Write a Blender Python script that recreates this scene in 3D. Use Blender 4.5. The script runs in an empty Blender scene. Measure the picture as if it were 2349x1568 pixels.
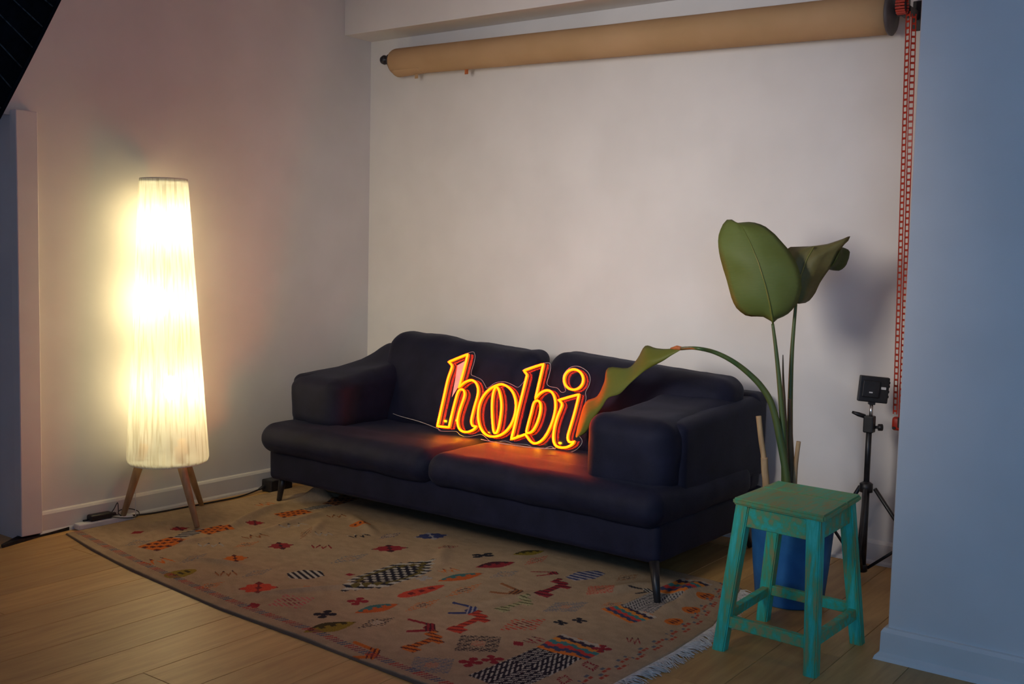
import bpy, bmesh, math, random
import numpy as np
from mathutils import Vector, Matrix, noise

random.seed(7)
rng = np.random.default_rng(7)
SC = bpy.context.scene
COL = SC.collection
PI = math.pi
R = math.radians

# ------------------------------------------------------------------ camera
cam_d = bpy.data.cameras.new('camera')
cam = bpy.data.objects.new('camera', cam_d)
COL.objects.link(cam)
SC.camera = cam
cam_d.sensor_fit = 'HORIZONTAL'
cam_d.sensor_width = 36.0
cam_d.lens = 37.275
cam_d.clip_start = 0.05
yaw, pitch, roll = R(36.35), R(4.6473), R(-1.3484)
fwd = Vector((math.cos(yaw) * math.cos(pitch), math.sin(yaw) * math.cos(pitch), -math.sin(pitch)))
rgt = Vector((math.sin(yaw), -math.cos(yaw), 0))
dwn = fwd.cross(rgt)
r2 = math.cos(roll) * rgt + math.sin(roll) * dwn
d2 = -math.sin(roll) * rgt + math.cos(roll) * dwn
cam.matrix_world = Matrix((
    (r2.x, -d2.x, -fwd.x, 0.0),
    (r2.y, -d2.y, -fwd.y, 0.0),
    (r2.z, -d2.z, -fwd.z, 1.275),
    (0, 0, 0, 1)))

# ------------------------------------------------------------------ world, light, exposure
world = bpy.data.worlds.new('world')
SC.world = world
world.use_nodes = True
bg = world.node_tree.nodes['Background']
bg.inputs[0].default_value = (0.34, 0.58, 1.0, 1)
bg.inputs[1].default_value = 0.16

def area(name, loc, target, size, size_y, power, color):
    d = bpy.data.lights.new(name, 'AREA')
    d.shape = 'RECTANGLE'
    d.size = size
    d.size_y = size_y
    d.energy = power
    d.color = color
    o = bpy.data.objects.new(name, d)
    COL.objects.link(o)
    o.location = loc
    o.rotation_euler = (Vector(target) - Vector(loc)).to_track_quat('-Z', 'Y').to_euler()
    return o

# added cool fill aimed at the pier, for daylight behind; no window built
area('daylight_fill', (-1.3, -0.9, 1.7), (3.7, 0.5, 1.15), 1.4, 1.4, 9.5, (0.26, 0.55, 1.0)).data.spread = R(80)

SC.view_settings.view_transform = 'Standard'
SC.view_settings.look = 'None'
SC.view_settings.exposure = 0.0
SC.view_settings.gamma = 1.0
SC.view_settings.use_curve_mapping = False
SC.cycles.max_bounces = 7
SC.cycles.adaptive_threshold = 0.025
SC.cycles.transparent_max_bounces = 12
SC.cycles.sample_clamp_indirect = 6.0

# ------------------------------------------------------------------ helpers
def mat(name, color, rough=0.6, metal=0.0, sheen=0.0, spec=0.5):
    m = bpy.data.materials.new(name)
    m.use_nodes = True
    b = m.node_tree.nodes['Principled BSDF']
    b.inputs['Base Color'].default_value = (*color, 1)
    b.inputs['Roughness'].default_value = rough
    b.inputs['Metallic'].default_value = metal
    b.inputs['Specular IOR Level'].default_value = spec
    if sheen:
        b.inputs['Sheen Weight'].default_value = sheen
        b.inputs['Sheen Roughness'].default_value = 0.4
    return m

def nodes(m):
    return m.node_tree.nodes, m.node_tree.links, m.node_tree.nodes['Principled BSDF']

def add_noise_color(m, c1, c2, scale=8, detail=4, stretch=(1, 1, 1), lo=0.35, hi=0.65, rot=(0, 0, 0), bump=0.0, bump_scale=None, coords='Object'):
    N, L, b = nodes(m)
    tc = N.new('ShaderNodeTexCoord'); mp = N.new('ShaderNodeMapping')
    mp.inputs['Scale'].default_value = stretch
    mp.inputs['Rotation'].default_value = rot
    L.new(tc.outputs[coords], mp.inputs['Vector'])
    n = N.new('ShaderNodeTexNoise'); n.inputs['Scale'].default_value = scale; n.inputs['Detail'].default_value = detail
    L.new(mp.outputs[0], n.inputs['Vector'])
    r = N.new('ShaderNodeValToRGB')
    r.color_ramp.elements[0].position = lo; r.color_ramp.elements[0].color = (*c1, 1)
    r.color_ramp.elements[1].position = hi; r.color_ramp.elements[1].color = (*c2, 1)
    L.new(n.outputs['Fac'], r.inputs['Fac'])
    L.new(r.outputs['Color'], b.inputs['Base Color'])
    if bump:
        n2 = N.new('ShaderNodeTexNoise'); n2.inputs['Scale'].default_value = bump_scale or scale * 6
        n2.inputs['Detail'].default_value = 3
        L.new(mp.outputs[0], n2.inputs['Vector'])
        bp = N.new('ShaderNodeBump'); bp.inputs['Strength'].default_value = bump; bp.inputs['Distance'].default_value = 0.004
        L.new(n2.outputs['Fac'], bp.inputs['Height'])
        L.new(bp.outputs['Normal'], b.inputs['Normal'])
    return m

def empty(name, loc=(0, 0, 0), rz=0.0):
    o = bpy.data.objects.new(name, None)
    COL.objects.link(o)
    o.location = loc
    o.rotation_euler = (0, 0, rz)
    o.empty_display_size = 0.1
    return o

def origin_of(o):
    v = Vector((0, 0, 0))
    while o is not None:
        v += Vector(o.location)
        o = o.parent
    return v

def link(name, me, m=None, parent=None, smooth=False):
    """mesh in world coordinates -> object below parent (the parent's rest position is subtracted)"""
    if parent is not None:
        off = origin_of(parent)
        me.transform(Matrix.Translation(-off))
    o = bpy.data.objects.new(name, me)
    COL.objects.link(o)
    if parent is not None:
        o.parent = parent
    if m is not None:
        me.materials.append(m)
    if smooth:
        me.polygons.foreach_set('use_smooth', [True] * len(me.polygons))
        me.update()
    return o

def from_bm(name, bm, m=None, parent=None, smooth=False):
    bmesh.ops.recalc_face_normals(bm, faces=bm.faces)
    me = bpy.data.meshes.new(name)
    bm.to_mesh(me)
    bm.free()
    return link(name, me, m, parent, smooth)

def tag(o, label=None, cat=None, group=None, kind=None):
    if label: o['label'] = label
    if cat: o['category'] = cat
    if group: o['group'] = group
    if kind: o['kind'] = kind
    return o

def bm_box(bm, lo, hi, bevel=0.0, seg=2, mtx=None):
    r = bmesh.ops.create_cube(bm, size=1.0)
    vs = r['verts']
    s = Vector(hi) - Vector(lo)
    c = (Vector(hi) + Vector(lo)) / 2
    for v in vs:
        v.co = Vector((v.co.x * s.x, v.co.y * s.y, v.co.z * s.z)) + c
    if bevel:
        es = list({e for v in vs for e in v.link_edges})
        g = bmesh.ops.bevel(bm, geom=es, offset=bevel, segments=seg, affect='EDGES', profile=0.5, clamp_overlap=True)
        vs = list({v for f in g['faces'] for v in f.verts} | {v for v in vs if v.is_valid})
    if mtx is not None:
        bmesh.ops.transform(bm, matrix=mtx, verts=vs)
    return vs

def box(name, lo, hi, m, parent=None, bevel=0.0, seg=2, smooth=False, mtx=None):
    bm = bmesh.new()
    bm_box(bm, lo, hi, bevel, seg, mtx)
    return from_bm(name, bm, m, parent, smooth)

def frame(d):
    d = Vector(d).normalized()
    a = Vector((0, 0, 1)) if abs(d.z) < 0.95 else Vector((1, 0, 0))
    x = a.cross(d).normalized()
    return x, d.cross(x).normalized()

def bm_tube(bm, pts, rad, n=10, closed=False, caps=True):
    pts = [Vector(p) for p in pts]
    k = len(pts)
    if not hasattr(rad, '__len__'):
        rad = [rad] * k
    rad = [float(q) for q in rad]
    rings = []
    px = None
    for i, p in enumerate(pts):
        if closed:
            d = pts[(i + 1) % k] - pts[i - 1]
        else:
            d = pts[min(i + 1, k - 1)] - pts[max(i - 1, 0)]
        d.normalize()
        if px is None:
            px, py = frame(d)
        else:
            px = (px - d * px.dot(d)).normalized()
            py = d.cross(px)
        rings.append([bm.verts.new(p + rad[i] * (math.cos(2 * PI * j / n) * px + math.sin(2 * PI * j / n) * py)) for j in range(n)])
    m = k if closed else k - 1
    for i in range(m):
        a, b = rings[i], rings[(i + 1) % k]
        for j in range(n):
            bm.faces.new((a[j], a[(j + 1) % n], b[(j + 1) % n], b[j]))
    if caps and not closed:
        bm.faces.new(rings[0][::-1])
        bm.faces.new(rings[-1])

def tube(name, pts, rad, m, parent=None, n=10, closed=False, smooth=True):
    bm = bmesh.new()
    bm_tube(bm, pts, rad, n, closed)
    return from_bm(name, bm, m, parent, smooth)

def catmull(pts, sub=6, closed=False):
    P = [Vector(p) for p in pts]
    k = len(P)
    out = []
    rg = range(k) if closed else range(k - 1)
    for i in rg:
        if closed:
            a, b, c, d = P[i - 1], P[i], P[(i + 1) % k], P[(i + 2) % k]
        else:
            a, b, c, d = P[max(i - 1, 0)], P[i], P[i + 1], P[min(i + 2, k - 1)]
        for s in range(sub):
            t = s / sub
            out.append(0.5 * ((2 * b) + (c - a) * t + (2 * a - 5 * b + 4 * c - d) * t * t + (3 * b - a - 3 * c + d) * t ** 3))
    if not closed:
        out.append(P[-1])
    return out

def lathe(name, prof, m, parent=None, n=32, center=(0, 0, 0), axis=None, smooth=True, cap=True):
    """prof: (radius, height) list, revolved round the axis through center"""
    bm = bmesh.new()
    rings = []
    for r, h in prof:
        rings.append([bm.verts.new((r * math.cos(2 * PI * j / n), r * math.sin(2 * PI * j / n), h)) for j in range(n)])
    for a, b in zip(rings, rings[1:]):
        for j in range(n):
            bm.faces.new((a[j], a[(j + 1) % n], b[(j + 1) % n], b[j]))
    if cap:
        bm.faces.new(rings[0][::-1]); bm.faces.new(rings[-1])
    mt = Matrix.Translation(Vector(center))
    if axis is not None:
        mt = mt @ Vector((0, 0, 1)).rotation_difference(Vector(axis)).to_matrix().to_4x4()
    bmesh.ops.transform(bm, matrix=mt, verts=bm.verts)
    return from_bm(name, bm, m, parent, smooth)

def cushion(name, lo, hi, m, parent, r=0.06, n=12, bulge=(0, 0, 0), warp=None, wob=0.004, seed=0):
    """soft upholstered block: edges rounded with radius r, faces bulging, a little uneven"""
    c = (Vector(lo) + Vector(hi)) / 2
    h = (Vector(hi) - Vector(lo)) / 2
    r = min(r, 0.95 * min(h))
    ax_ = []
    for q in h:
        e = [(q - r) + r * math.tan(R(a)) for a in (0, 9, 18, 27, 36, 45)]
        k_ = max(2, min(n, int(2 * (q - r) / 0.035)))
        mid_ = [-(q - r) + 2 * (q - r) * t / k_ for t in range(1, k_)]
        ax_.append([-t for t in e[::-1]] + mid_ + e)
    bm = bmesh.new()
    cache = {}
    def vert(p):
        key = tuple(round(t, 6) for t in p)
        if key not in cache:
            q = Vector([max(-(h[a] - r), min(h[a] - r, p[a])) for a in range(3)])
            d_ = Vector(p) - q
            cache[key] = bm.verts.new(q + d_.normalized() * r)
        return cache[key]
    for a in range(3):
        u_, v_ = (a + 1) % 3, (a + 2) % 3
        for sg in (-1, 1):
            for i0 in range(len(ax_[u_]) - 1):
                for j0 in range(len(ax_[v_]) - 1):
                    f_ = []
                    for di, dj in ((0, 0), (1, 0), (1, 1), (0, 1)):
                        p = [0, 0, 0]; p[a] = sg * h[a]; p[u_] = ax_[u_][i0 + di]; p[v_] = ax_[v_][j0 + dj]
                        f_.append(vert(p))
                    bm.faces.new(f_)
    for v in bm.verts:
        q = Vector([v.co[a] / h[a] for a in range(3)])
        b = Vector((q.x * (1 + bulge[0] * (1 - q.y ** 2) * (1 - q.z ** 2)),
                    q.y * (1 + bulge[1] * (1 - q.x ** 2) * (1 - q.z ** 2)),
                    q.z * (1 + bulge[2] * (1 - q.x ** 2) * (1 - q.y ** 2))))
        w = Vector((b.x * h.x, b.y * h.y, b.z * h.z)) + c
        if warp:
            w = warp(w, b)
        w += wob * noise.noise_vector(w * 6 + Vector((seed * 3.1, seed, 0))) + 0.35 * wob * noise.noise_vector(w * 17 + Vector((seed, 0, 5)))
        v.co = w
    return from_bm(name, bm, m, parent, True)

# ------------------------------------------------------------------ materials
M = {}
M['wall'] = add_noise_color(mat('wall_paint', (0.74, 0.72, 0.70), 0.75, spec=0.25), (0.72, 0.70, 0.68), (0.77, 0.75, 0.73), 3, 3, bump=0.05, bump_scale=180)
M['ceiling'] = add_noise_color(mat('ceiling_paint', (0.78, 0.75, 0.73), 0.85, spec=0.2), (0.76, 0.73, 0.71), (0.80, 0.77, 0.75), 2, 2)
M['trim'] = add_noise_color(mat('trim_paint', (0.76, 0.74, 0.71), 0.5), (0.74, 0.72, 0.69), (0.78, 0.76, 0.73), 5, 2)
M['door'] = add_noise_color(mat('door_paint', (0.5, 0.55, 0.62), 0.6), (0.46, 0.52, 0.60), (0.53, 0.58, 0.65), 4, 2)
M['gap'] = add_noise_color(mat('dark_gap', (0.01, 0.009, 0.008), 0.9), (0.006, 0.005, 0.005), (0.02, 0.017, 0.014), 40, 3)
M['subfloor'] = add_noise_color(mat('subfloor', (0.05, 0.03, 0.02), 0.9), (0.03, 0.02, 0.012), (0.07, 0.045, 0.03), 12, 3)

def wood_floor():
    m = mat('oak_plank', (0.45, 0.28, 0.14), 0.45, spec=0.4)
    N, L, b = nodes(m)
    tc = N.new('ShaderNodeTexCoord'); mp = N.new('ShaderNodeMapping'); mp.inputs['Scale'].default_value = (1.0, 9.0, 9.0)
    oi = N.new('ShaderNodeObjectInfo')
    ad = N.new('ShaderNodeVectorMath'); ad.operation = 'ADD'
    sc = N.new('ShaderNodeVectorMath'); sc.operation = 'SCALE'; sc.inputs['Scale'].default_value = 37.0
    cb = N.new('ShaderNodeCombineXYZ')
    L.new(oi.outputs['Random'], cb.inputs['X']); L.new(oi.outputs['Random'], cb.inputs['Y'])
    L.new(cb.outputs[0], sc.inputs[0])
    L.new(tc.outputs['Object'], ad.inputs[0]); L.new(sc.outputs[0], ad.inputs[1])
    L.new(ad.outputs[0], mp.inputs['Vector'])
    n = N.new('ShaderNodeTexNoise'); n.inputs['Scale'].default_value = 3.2; n.inputs['Detail'].default_value = 7; n.inputs['Roughness'].default_value = 0.6
    n.inputs['Distortion'].default_value = 0.5
    L.new(mp.outputs[0], n.inputs['Vector'])
    r = N.new('ShaderNodeValToRGB')
    r.color_ramp.elements[0].position = 0.3; r.color_ramp.elements[0].color = (0.44, 0.245, 0.080, 1)
    r.color_ramp.elements[1].position = 0.72; r.color_ramp.elements[1].color = (0.60, 0.365, 0.130, 1)
    L.new(n.outputs['Fac'], r.inputs['Fac'])
    hs = N.new('ShaderNodeHueSaturation')
    mr = N.new('ShaderNodeMapRange'); mr.inputs['To Min'].default_value = 0.86; mr.inputs['To Max'].default_value = 1.12
    L.new(oi.outputs['Random'], mr.inputs['Value']); L.new(mr.outputs[0], hs.inputs['Value'])
    L.new(r.outputs[0], hs.inputs['Color']); L.new(hs.outputs[0], b.inputs['Base Color'])
    bp = N.new('ShaderNodeBump'); bp.inputs['Strength'].default_value = 0.08; bp.inputs['Distance'].default_value = 0.002
    L.new(n.outputs['Fac'], bp.inputs['Height']); L.new(bp.outputs[0], b.inputs['Normal'])
    return m
M['plank'] = wood_floor()

def velvet():
    m = mat('navy_velvet', (0.020, 0.024, 0.045), 0.62, sheen=0.05, spec=0.16)
    add_noise_color(m, (0.0065, 0.008, 0.0195), (0.0115, 0.0135, 0.033), 9, 4, lo=0.3, hi=0.7, bump=0.35, bump_scale=420)
    b = m.node_tree.nodes['Principled BSDF']
    b.inputs['Sheen Tint'].default_value = (0.35, 0.42, 0.7, 1)
    return m
M['velvet'] = velvet()
M['black_metal'] = add_noise_color(mat('black_metal', (0.015, 0.015, 0.018), 0.4), (0.010, 0.010, 0.012), (0.022, 0.022, 0.025), 20, 2)
M['black_plastic'] = add_noise_color(mat('black_plastic', (0.012, 0.012, 0.014), 0.45), (0.009, 0.009, 0.011), (0.018, 0.018, 0.020), 30, 2)
M['white_plastic'] = add_noise_color(mat('white_plastic', (0.7, 0.7, 0.72), 0.4), (0.66, 0.66, 0.68), (0.74, 0.74, 0.76), 20, 2)
M['clear_cord'] = add_noise_color(mat('clear_cord', (0.5, 0.48, 0.46), 0.3), (0.45, 0.43, 0.42), (0.56, 0.53, 0.5), 20, 2)
M['leg_wood'] = add_noise_color(mat('beech_leg', (0.55, 0.34, 0.16), 0.45), (0.46, 0.27, 0.12), (0.60, 0.38, 0.19), 6, 5, stretch=(6, 6, 0.7))
M['steel'] = add_noise_color(mat('bright_steel', (0.6, 0.6, 0.6), 0.3, metal=1.0), (0.55, 0.55, 0.55), (0.65, 0.65, 0.65), 20, 2)

# ------------------------------------------------------------------ the room
BX, LY, PX, PY, CZ = 4.514, 4.38, 3.44, 0.990, 2.86     # back wall, left wall, pier face, pier end, ceiling

floor = tag(box('floor', (0.2, -1.2, -0.06), (BX + 0.1, LY + 0.34, -0.016), M['subfloor']), kind='structure')
row0 = -1.09
k = 0
y = row0
plank_cache = {}
while y < LY + 0.30:
    y1 = min(y + 0.2, LY + 0.33)
    xs = [0.2]
    x = 0.2 + [0.35, 1.25, 0.75, 1.65, 1.0][k % 5]
    while x < BX + 0.05:
        xs.append(x); x += 1.9
    xs.append(BX + 0.06)
    for a, b in zip(xs, xs[1:]):
        key = (round(b - a, 3), round(y1 - y, 3))
        if key not in plank_cache:
            bm = bmesh.new()
            bm_box(bm, (0, 0, -0.016), (b - a - 0.0012, y1 - y - 0.0014, 0.0), 0.0012, 1)
            bmesh.ops.recalc_face_normals(bm, faces=bm.faces)
            me = bpy.data.meshes.new('plank'); bm.to_mesh(me); bm.free(); me.materials.append(M['plank'])
            plank_cache[key] = me
        o = bpy.data.objects.new('plank', plank_cache[key])
        COL.objects.link(o); o.parent = floor; o.location = (a, y, 0)
    y += 0.2
    k += 1

# walls
tag(box('wall_back', (BX, -1.2, -0.05), (BX + 0.15, LY + 0.02, CZ + 0.05), M['wall']), kind='structure')
bm = bmesh.new()
bm_box(bm, (2.369, LY, -0.05), (BX + 0.15, LY + 0.16, CZ + 0.05))
bm_box(bm, (0.2, LY, 1.815), (2.369, LY + 0.16, CZ + 0.05))
tag(from_bm('wall_left', bm, M['wall']), kind='structure')
tag(box('wall_pier', (PX, -1.2, -0.05), (BX, PY, CZ + 0.05), M['wall'], bevel=0.004), kind='structure')
tag(box('ceiling', (0.2, -1.2, CZ), (BX + 0.15, LY + 0.4, CZ + 0.12), M['ceiling']), kind='structure')

tag(box('wall_soffit', (4.300, PY, 2.482), (BX, LY, CZ), M['wall'], bevel=0.003), kind='structure')

# closed door deep in the doorway, its frame post and the rough gap at the foot of the post
d = empty('door_1', (1.85, LY + 0.27, 0)); tag(d, kind='structure')
box('door_leaf', (0.9, LY + 0.25, 0.03), (2.62, LY + 0.29, 1.86), M['door'], d, 0.002, 1)
box('door_sweep', (0.9, LY + 0.225, 0.0), (2.62, LY + 0.25, 0.035), M['gap'], d)
bm = bmesh.new()
bm_box(bm, (2.367, 4.338, 0.018), (2.464, LY + 0.01, 1.835), 0.004, 2)
tag(from_bm('trim_1', bm, M['trim']), kind='structure')
bm = bmesh.new()
gp = [(2.262, 4.298), (2.36, 4.322), (2.45, 4.345), (2.60, 4.358), (2.60, 4.385), (2.47, 4.385), (2.36, 4.37), (2.27, 4.325)]
lo_ = [bm.verts.new((px_, py_, 0.0005)) for px_, py_ in gp]
hi_ = [bm.verts.new((px_, py_, 0.012 + 0.006 * math.sin(i * 2.3))) for i, (px_, py_) in enumerate(gp)]
bm.faces.new(lo_[::-1]); bm.faces.new(hi_)
for i in range(len(gp)):
    bm.faces.new((lo_[i], lo_[(i + 1) % len(gp)], hi_[(i + 1) % len(gp)], hi_[i]))
tag(from_bm('trim_2', bm, M['gap']), kind='structure')

def skirting(name, p0, p1, nrm, h=0.104, t=0.016):
    """moulded baseboard from p0 to p1 on the floor, nrm points into the room"""
    prof = [(0, 0.0), (0.022, 0.0), (0.021, 0.010), (t, 0.019), (t, h - 0.014), (t - 0.005, h - 0.004), (t - 0.011, h), (0, h)]
    bm = bmesh.new()
    a, b, nn = Vector(p0), Vector(p1), Vector(nrm)
    A = [bm.verts.new(a + nn * q + Vector((0, 0, z))) for q, z in prof]
    B = [bm.verts.new(b + nn * q + Vector((0, 0, z))) for q, z in prof]
    for i in range(len(prof)):
        j = (i + 1) % len(prof)
        bm.faces.new((A[i], A[j], B[j], B[i]))
    bm.faces.new(A[::-1]); bm.faces.new(B)
    return tag(from_bm(name, bm, M['trim']), kind='structure')
skirting('baseboard_left', (2.464, LY, 0), (BX, LY, 0), (0, -1, 0))
skirting('baseboard_back', (BX, PY, 0), (BX, LY - 0.01, 0), (-1, 0, 0))
# the pier's board turns its corner: front and return in one moulding
prof = [(0, 0.0), (0.034, 0.0), (0.030, 0.012), (0.018, 0.024), (0.017, 0.09), (0.010, 0.102), (0.0, 0.104)]
bm = bmesh.new()
rings = []
for px_, py_, sx, sy in ((PX, -1.2, -1, 0), (PX, PY, -1, 1), (BX, PY, 0, 1)):
    rings.append([bm.verts.new((px_ + sx * q, py_ + sy * q, z)) for q, z in prof])
for a, b in zip(rings, rings[1:]):
    for i in range(len(prof)):
        j = (i + 1) % len(prof)
        bm.faces.new((a[i], a[j], b[j], b[i]))
tag(from_bm('baseboard_pier', bm, M['trim']), kind='structure')

# ------------------------------------------------------------------ sofa
SO = Vector((3.95, 2.98, 0))
sofa = tag(empty('sofa', SO), 'dark navy velvet two seat sofa standing against the back wall', 'sofa')
V = M['velvet']
cushion('base_frame', (3.505, 1.845, 0.125), (4.45, 4.10, 0.285), V, sofa, r=0.028, n=40, wob=0.003, seed=1)
def seat_warp(front):
    def f(w, b):
        # the front lip bulges and rolls over, the back dips under the weight
        if b.x < 0:
            w = Vector((w.x - 0.018 * (1 - b.z ** 2) * (-b.x), w.y, w.z))
        w.z -= 0.010 * (1 - b.y ** 2) * max(0, b.z) * (1 if b.x > -0.5 else 0.4)
        return w
    return f
sc1 = cushion('seat_cushion', (3.455, 2.975, 0.262), (4.30, 4.118, 0.418), V, sofa, r=0.070, n=30, bulge=(0, 0, 0.06), warp=seat_warp(1), wob=0.006, seed=2)
sc2 = cushion('seat_cushion', (3.455, 1.825, 0.262), (4.30, 2.985, 0.418), V, sofa, r=0.070, n=30, bulge=(0, 0, 0.06), warp=seat_warp(1), wob=0.006, seed=3)
def lean(zr, k):
    def f(w, b):
        w.x += k * (w.z - zr)
        return w
    return f
cushion('back_frame', (4.26, 1.845, 0.27), (4.40, 4.12, 0.705), V, sofa, r=0.045, n=36, warp=lean(0.27, 0.14), wob=0.003, seed=4)
def arm_frame_warp(w, b):
    if b.z > 0:
        w.z += b.z * (0.028 * b.x)
    return w
for (a, c, sd) in ((1.84, 1.965, 5), (3.995, 4.12, 6)):
    cushion('arm', (3.66, a, 0.33), (4.44, c, 0.672), V, sofa, r=0.045, n=20, warp=arm_frame_warp, wob=0.004, seed=sd)
def arm_r(w, b):
    if b.z > -0.2:
        t = b.x
        w.z += (b.z + 0.2) * (0.020 * t - 0.016 * (1 - t * t) + 0.012 * max(0, t) ** 2)
    return w
def arm_l(w, b):
    if b.z > -0.2:
        t = b.x
        w.z += (b.z + 0.2) / 1.2 * (0.055 * t - 0.012 * (1 - t * t) + 0.055 * max(0, t) ** 2)
    return w
cushion('arm_cushion', (3.560, 1.860, 0.340), (4.24, 2.245, 0.688), V, sofa, r=0.085, n=24, bulge=(0.04, 0.05, 0), warp=arm_r, wob=0.008, seed=7)
cushion('arm_cushion', (3.630, 3.75, 0.375), (4.36, 4.112, 0.692), V, sofa, r=0.075, n=24, bulge=(0.04, 0.05, 0), warp=arm_l, wob=0.008, seed=8)
def back_l(w, b):
    w.x += 0.36 * (w.z - 0.40)
    if b.z > 0:
        w.z += b.z * (0.030 * b.y + 0.022 * max(0, -b.y - 0.75) / 0.25 - 0.006)
    return w
def back_r(w, b):
    w.x += 0.36 * (w.z - 0.40)
    if b.z > 0:
        w.z += b.z * (0.030 * b.y - 0.004)
    return w
cushion('back_cushion', (3.99, 2.925, 0.375), (4.20, 3.90, 0.840), V, sofa, r=0.080, n=26, bulge=(0.25, 0, 0), warp=back_l, wob=0.009, seed=9)
cushion('back_cushion', (3.99, 1.880, 0.375), (4.20, 2.845, 0.806), V, sofa, r=0.080, n=26, bulge=(0.25, 0, 0), warp=back_r, wob=0.009, seed=10)
for (tx, ty, fx, fy) in ((3.512, 1.862, 3.452, 1.808), (3.565, 4.055, 3.555, 4.075), (4.38, 1.92, 4.41, 1.89), (4.38, 4.04, 4.41, 4.07)):
    bm = bmesh.new()
    bm_tube(bm, [(tx, ty, 0.14), (tx * .55 + fx * .45, ty * .55 + fy * .45, 0.075), (fx, fy, 0.007)], [0.020, 0.016, 0.0125], 8)
    from_bm('leg', bm, M['black_metal'], sofa, True)
sofa.rotation_euler = (0, 0, R(-1.5))

# ------------------------------------------------------------------ rug
NEAR = [(1.50, 2.285), (2.03, 2.306), (2.53, 2.335), (2.99, 2.350), (3.62, 2.417), (4.0, 2.48), (4.31, 2.55)]
FAR = [(1.50, 3.78), (2.2, 3.86), (3.0, 3.9), (4.31, 3.96)]
RIGHT = [(2.28, 1.565), (2.70, 1.556), (3.02, 1.540), (3.33, 1.548), (3.75, 1.640), (3.96, 1.70)]
LEFT = [(2.28, 4.300), (2.55, 4.306), (3.2, 4.290), (3.5, 4.262), (3.96, 4.255)]
def ip(t, tab):
    a = np.array(tab); return np.interp(t, a[:, 0], a[:, 1])
NS, NT = 400, 720
S_, T_ = np.meshgrid(np.linspace(0, 1, NS), np.linspace(0, 1, NT), indexing='ij')
X = 2.3 + 1.6 * S_; Y = 1.55 + 2.75 * T_
for _ in range(6):
    xn, xf = ip(Y, NEAR), ip(Y, FAR)
    X = xn + (xf - xn) * S_
    yr, yl = ip(X, RIGHT), ip(X, LEFT)
    Y = yr + (yl - yr) * T_
def seg_ridge(ax, ay, bx, by, w, h):
    dx, dy = bx - ax, by - ay
    L2 = dx * dx + dy * dy
    t = np.clip(((X - ax) * dx + (Y - ay) * dy) / L2, 0, 1)
    dist = np.hypot(X - ax - t * dx, Y - ay - t * dy)
    taper = np.sin(PI * np.clip(t * 0.9 + 0.05, 0, 1))
    return h * taper * np.exp(-(dist / w) ** 2)
Z = np.full_like(X, 0.006)
Z += 0.0022 * (1 + np.sin(3.1 * X + 2.3 * Y) * np.sin(4.3 * Y - 2.1 * X + 1.0))
Z += 0.0014 * (1 + np.sin(9 * X + 7 * Y + 1.3 * np.sin(5 * Y)))
for a in ((2.98, 3.80, 3.62, 4.05, 0.030, 0.026), (3.05, 3.66, 3.62, 3.74, 0.026, 0.014), (2.60, 3.92, 2.98, 4.08, 0.030, 0.016),
          (3.60, 4.02, 3.86, 3.90, 0.028, 0.040), (3.66, 4.12, 3.78, 3.86, 0.024, 0.030), (2.45, 3.05, 2.98, 2.70, 0.022, 0.012), (2.66, 3.58, 2.74, 3.28, 0.022, 0.014),
          (3.30, 1.75, 3.75, 1.80, 0.040, 0.034), (3.35, 2.05, 3.62, 1.95, 0.030, 0.016), (2.9, 2.35, 3.3, 2.2, 0.030, 0.008), (3.2, 3.45, 3.45, 3.62, 0.025, 0.012),
          (2.62, 1.60, 2.9, 1.9, 0.030, 0.008), (3.42, 3.25, 3.6, 3.6, 0.028, 0.016), (2.82, 4.22, 3.05, 3.98, 0.03, 0.014), (2.72, 3.80, 2.95, 3.72, 0.022, 0.012), (3.25, 2.75, 3.5, 2.9, 0.03, 0.010)):
    Z += seg_ridge(*a)
# lies flat under the feet that stand on it
for fx, fy in ((2.985, 3.929), (3.53, 4.075), (3.45, 1.825)):
    Z = Z - (Z - 0.006) * np.exp(-(np.hypot(X - fx, Y - fy) / 0.07) ** 2)
edge = np.minimum(np.minimum(S_ * (NS - 1), (1 - S_) * (NS - 1)), np.minimum(T_ * (NT - 1), (1 - T_) * (NT - 1)))
Z *= np.clip(edge / 1.5, 0.05, 1)

C = np.empty(X.shape + (3,))
C[:] = (0.375, 0.270, 0.170)
wv = 0.93 + 0.14 * rng.random(X.shape)
C *= wv[..., None]
blot = np.repeat(np.repeat(0.90 + 0.2 * rng.random((80, 90)), 5, 0), 8, 1)
blot = (blot + np.roll(blot, 2, 0) + np.roll(blot, -2, 0) + np.roll(blot, 3, 1) + np.roll(blot, -3, 1)) / 5
C *= blot[..., None]
C *= (1 + 0.06 * np.sin(6 * X + 2 * np.sin(3 * Y)) * np.sin(5 * Y))[..., None]
PAL = dict(O=((0.62, 0.16, 0.03), (0.10, 0.03, 0.03)), W=((0.40, 0.37, 0.34), (0.05, 0.05, 0.06)), B=((0.30, 0.12, 0.05), (0.06, 0.03, 0.03)),
           D=((0.30, 0.03, 0.04), (0.07, 0.02, 0.03)), V=((0.28, 0.20, 0.03), (0.06, 0.05, 0.02)), R=((0.58, 0.07, 0.04), (0.20, 0.03, 0.03)),
           K=((0.025, 0.025, 0.035), (0.52, 0.48, 0.40)), P=((0.55, 0.14, 0.14), (0.28, 0.07, 0.07)), N=((0.05, 0.06, 0.16), (0.40, 0.36, 0.36)),
           G=((0.17, 0.19, 0.22), (0.32, 0.20, 0.14)), T=((0.55, 0.12, 0.03), (0.06, 0.17, 0.17)), C=((0.42, 0.38, 0.20), (0.12, 0.11, 0.05)))
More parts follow.
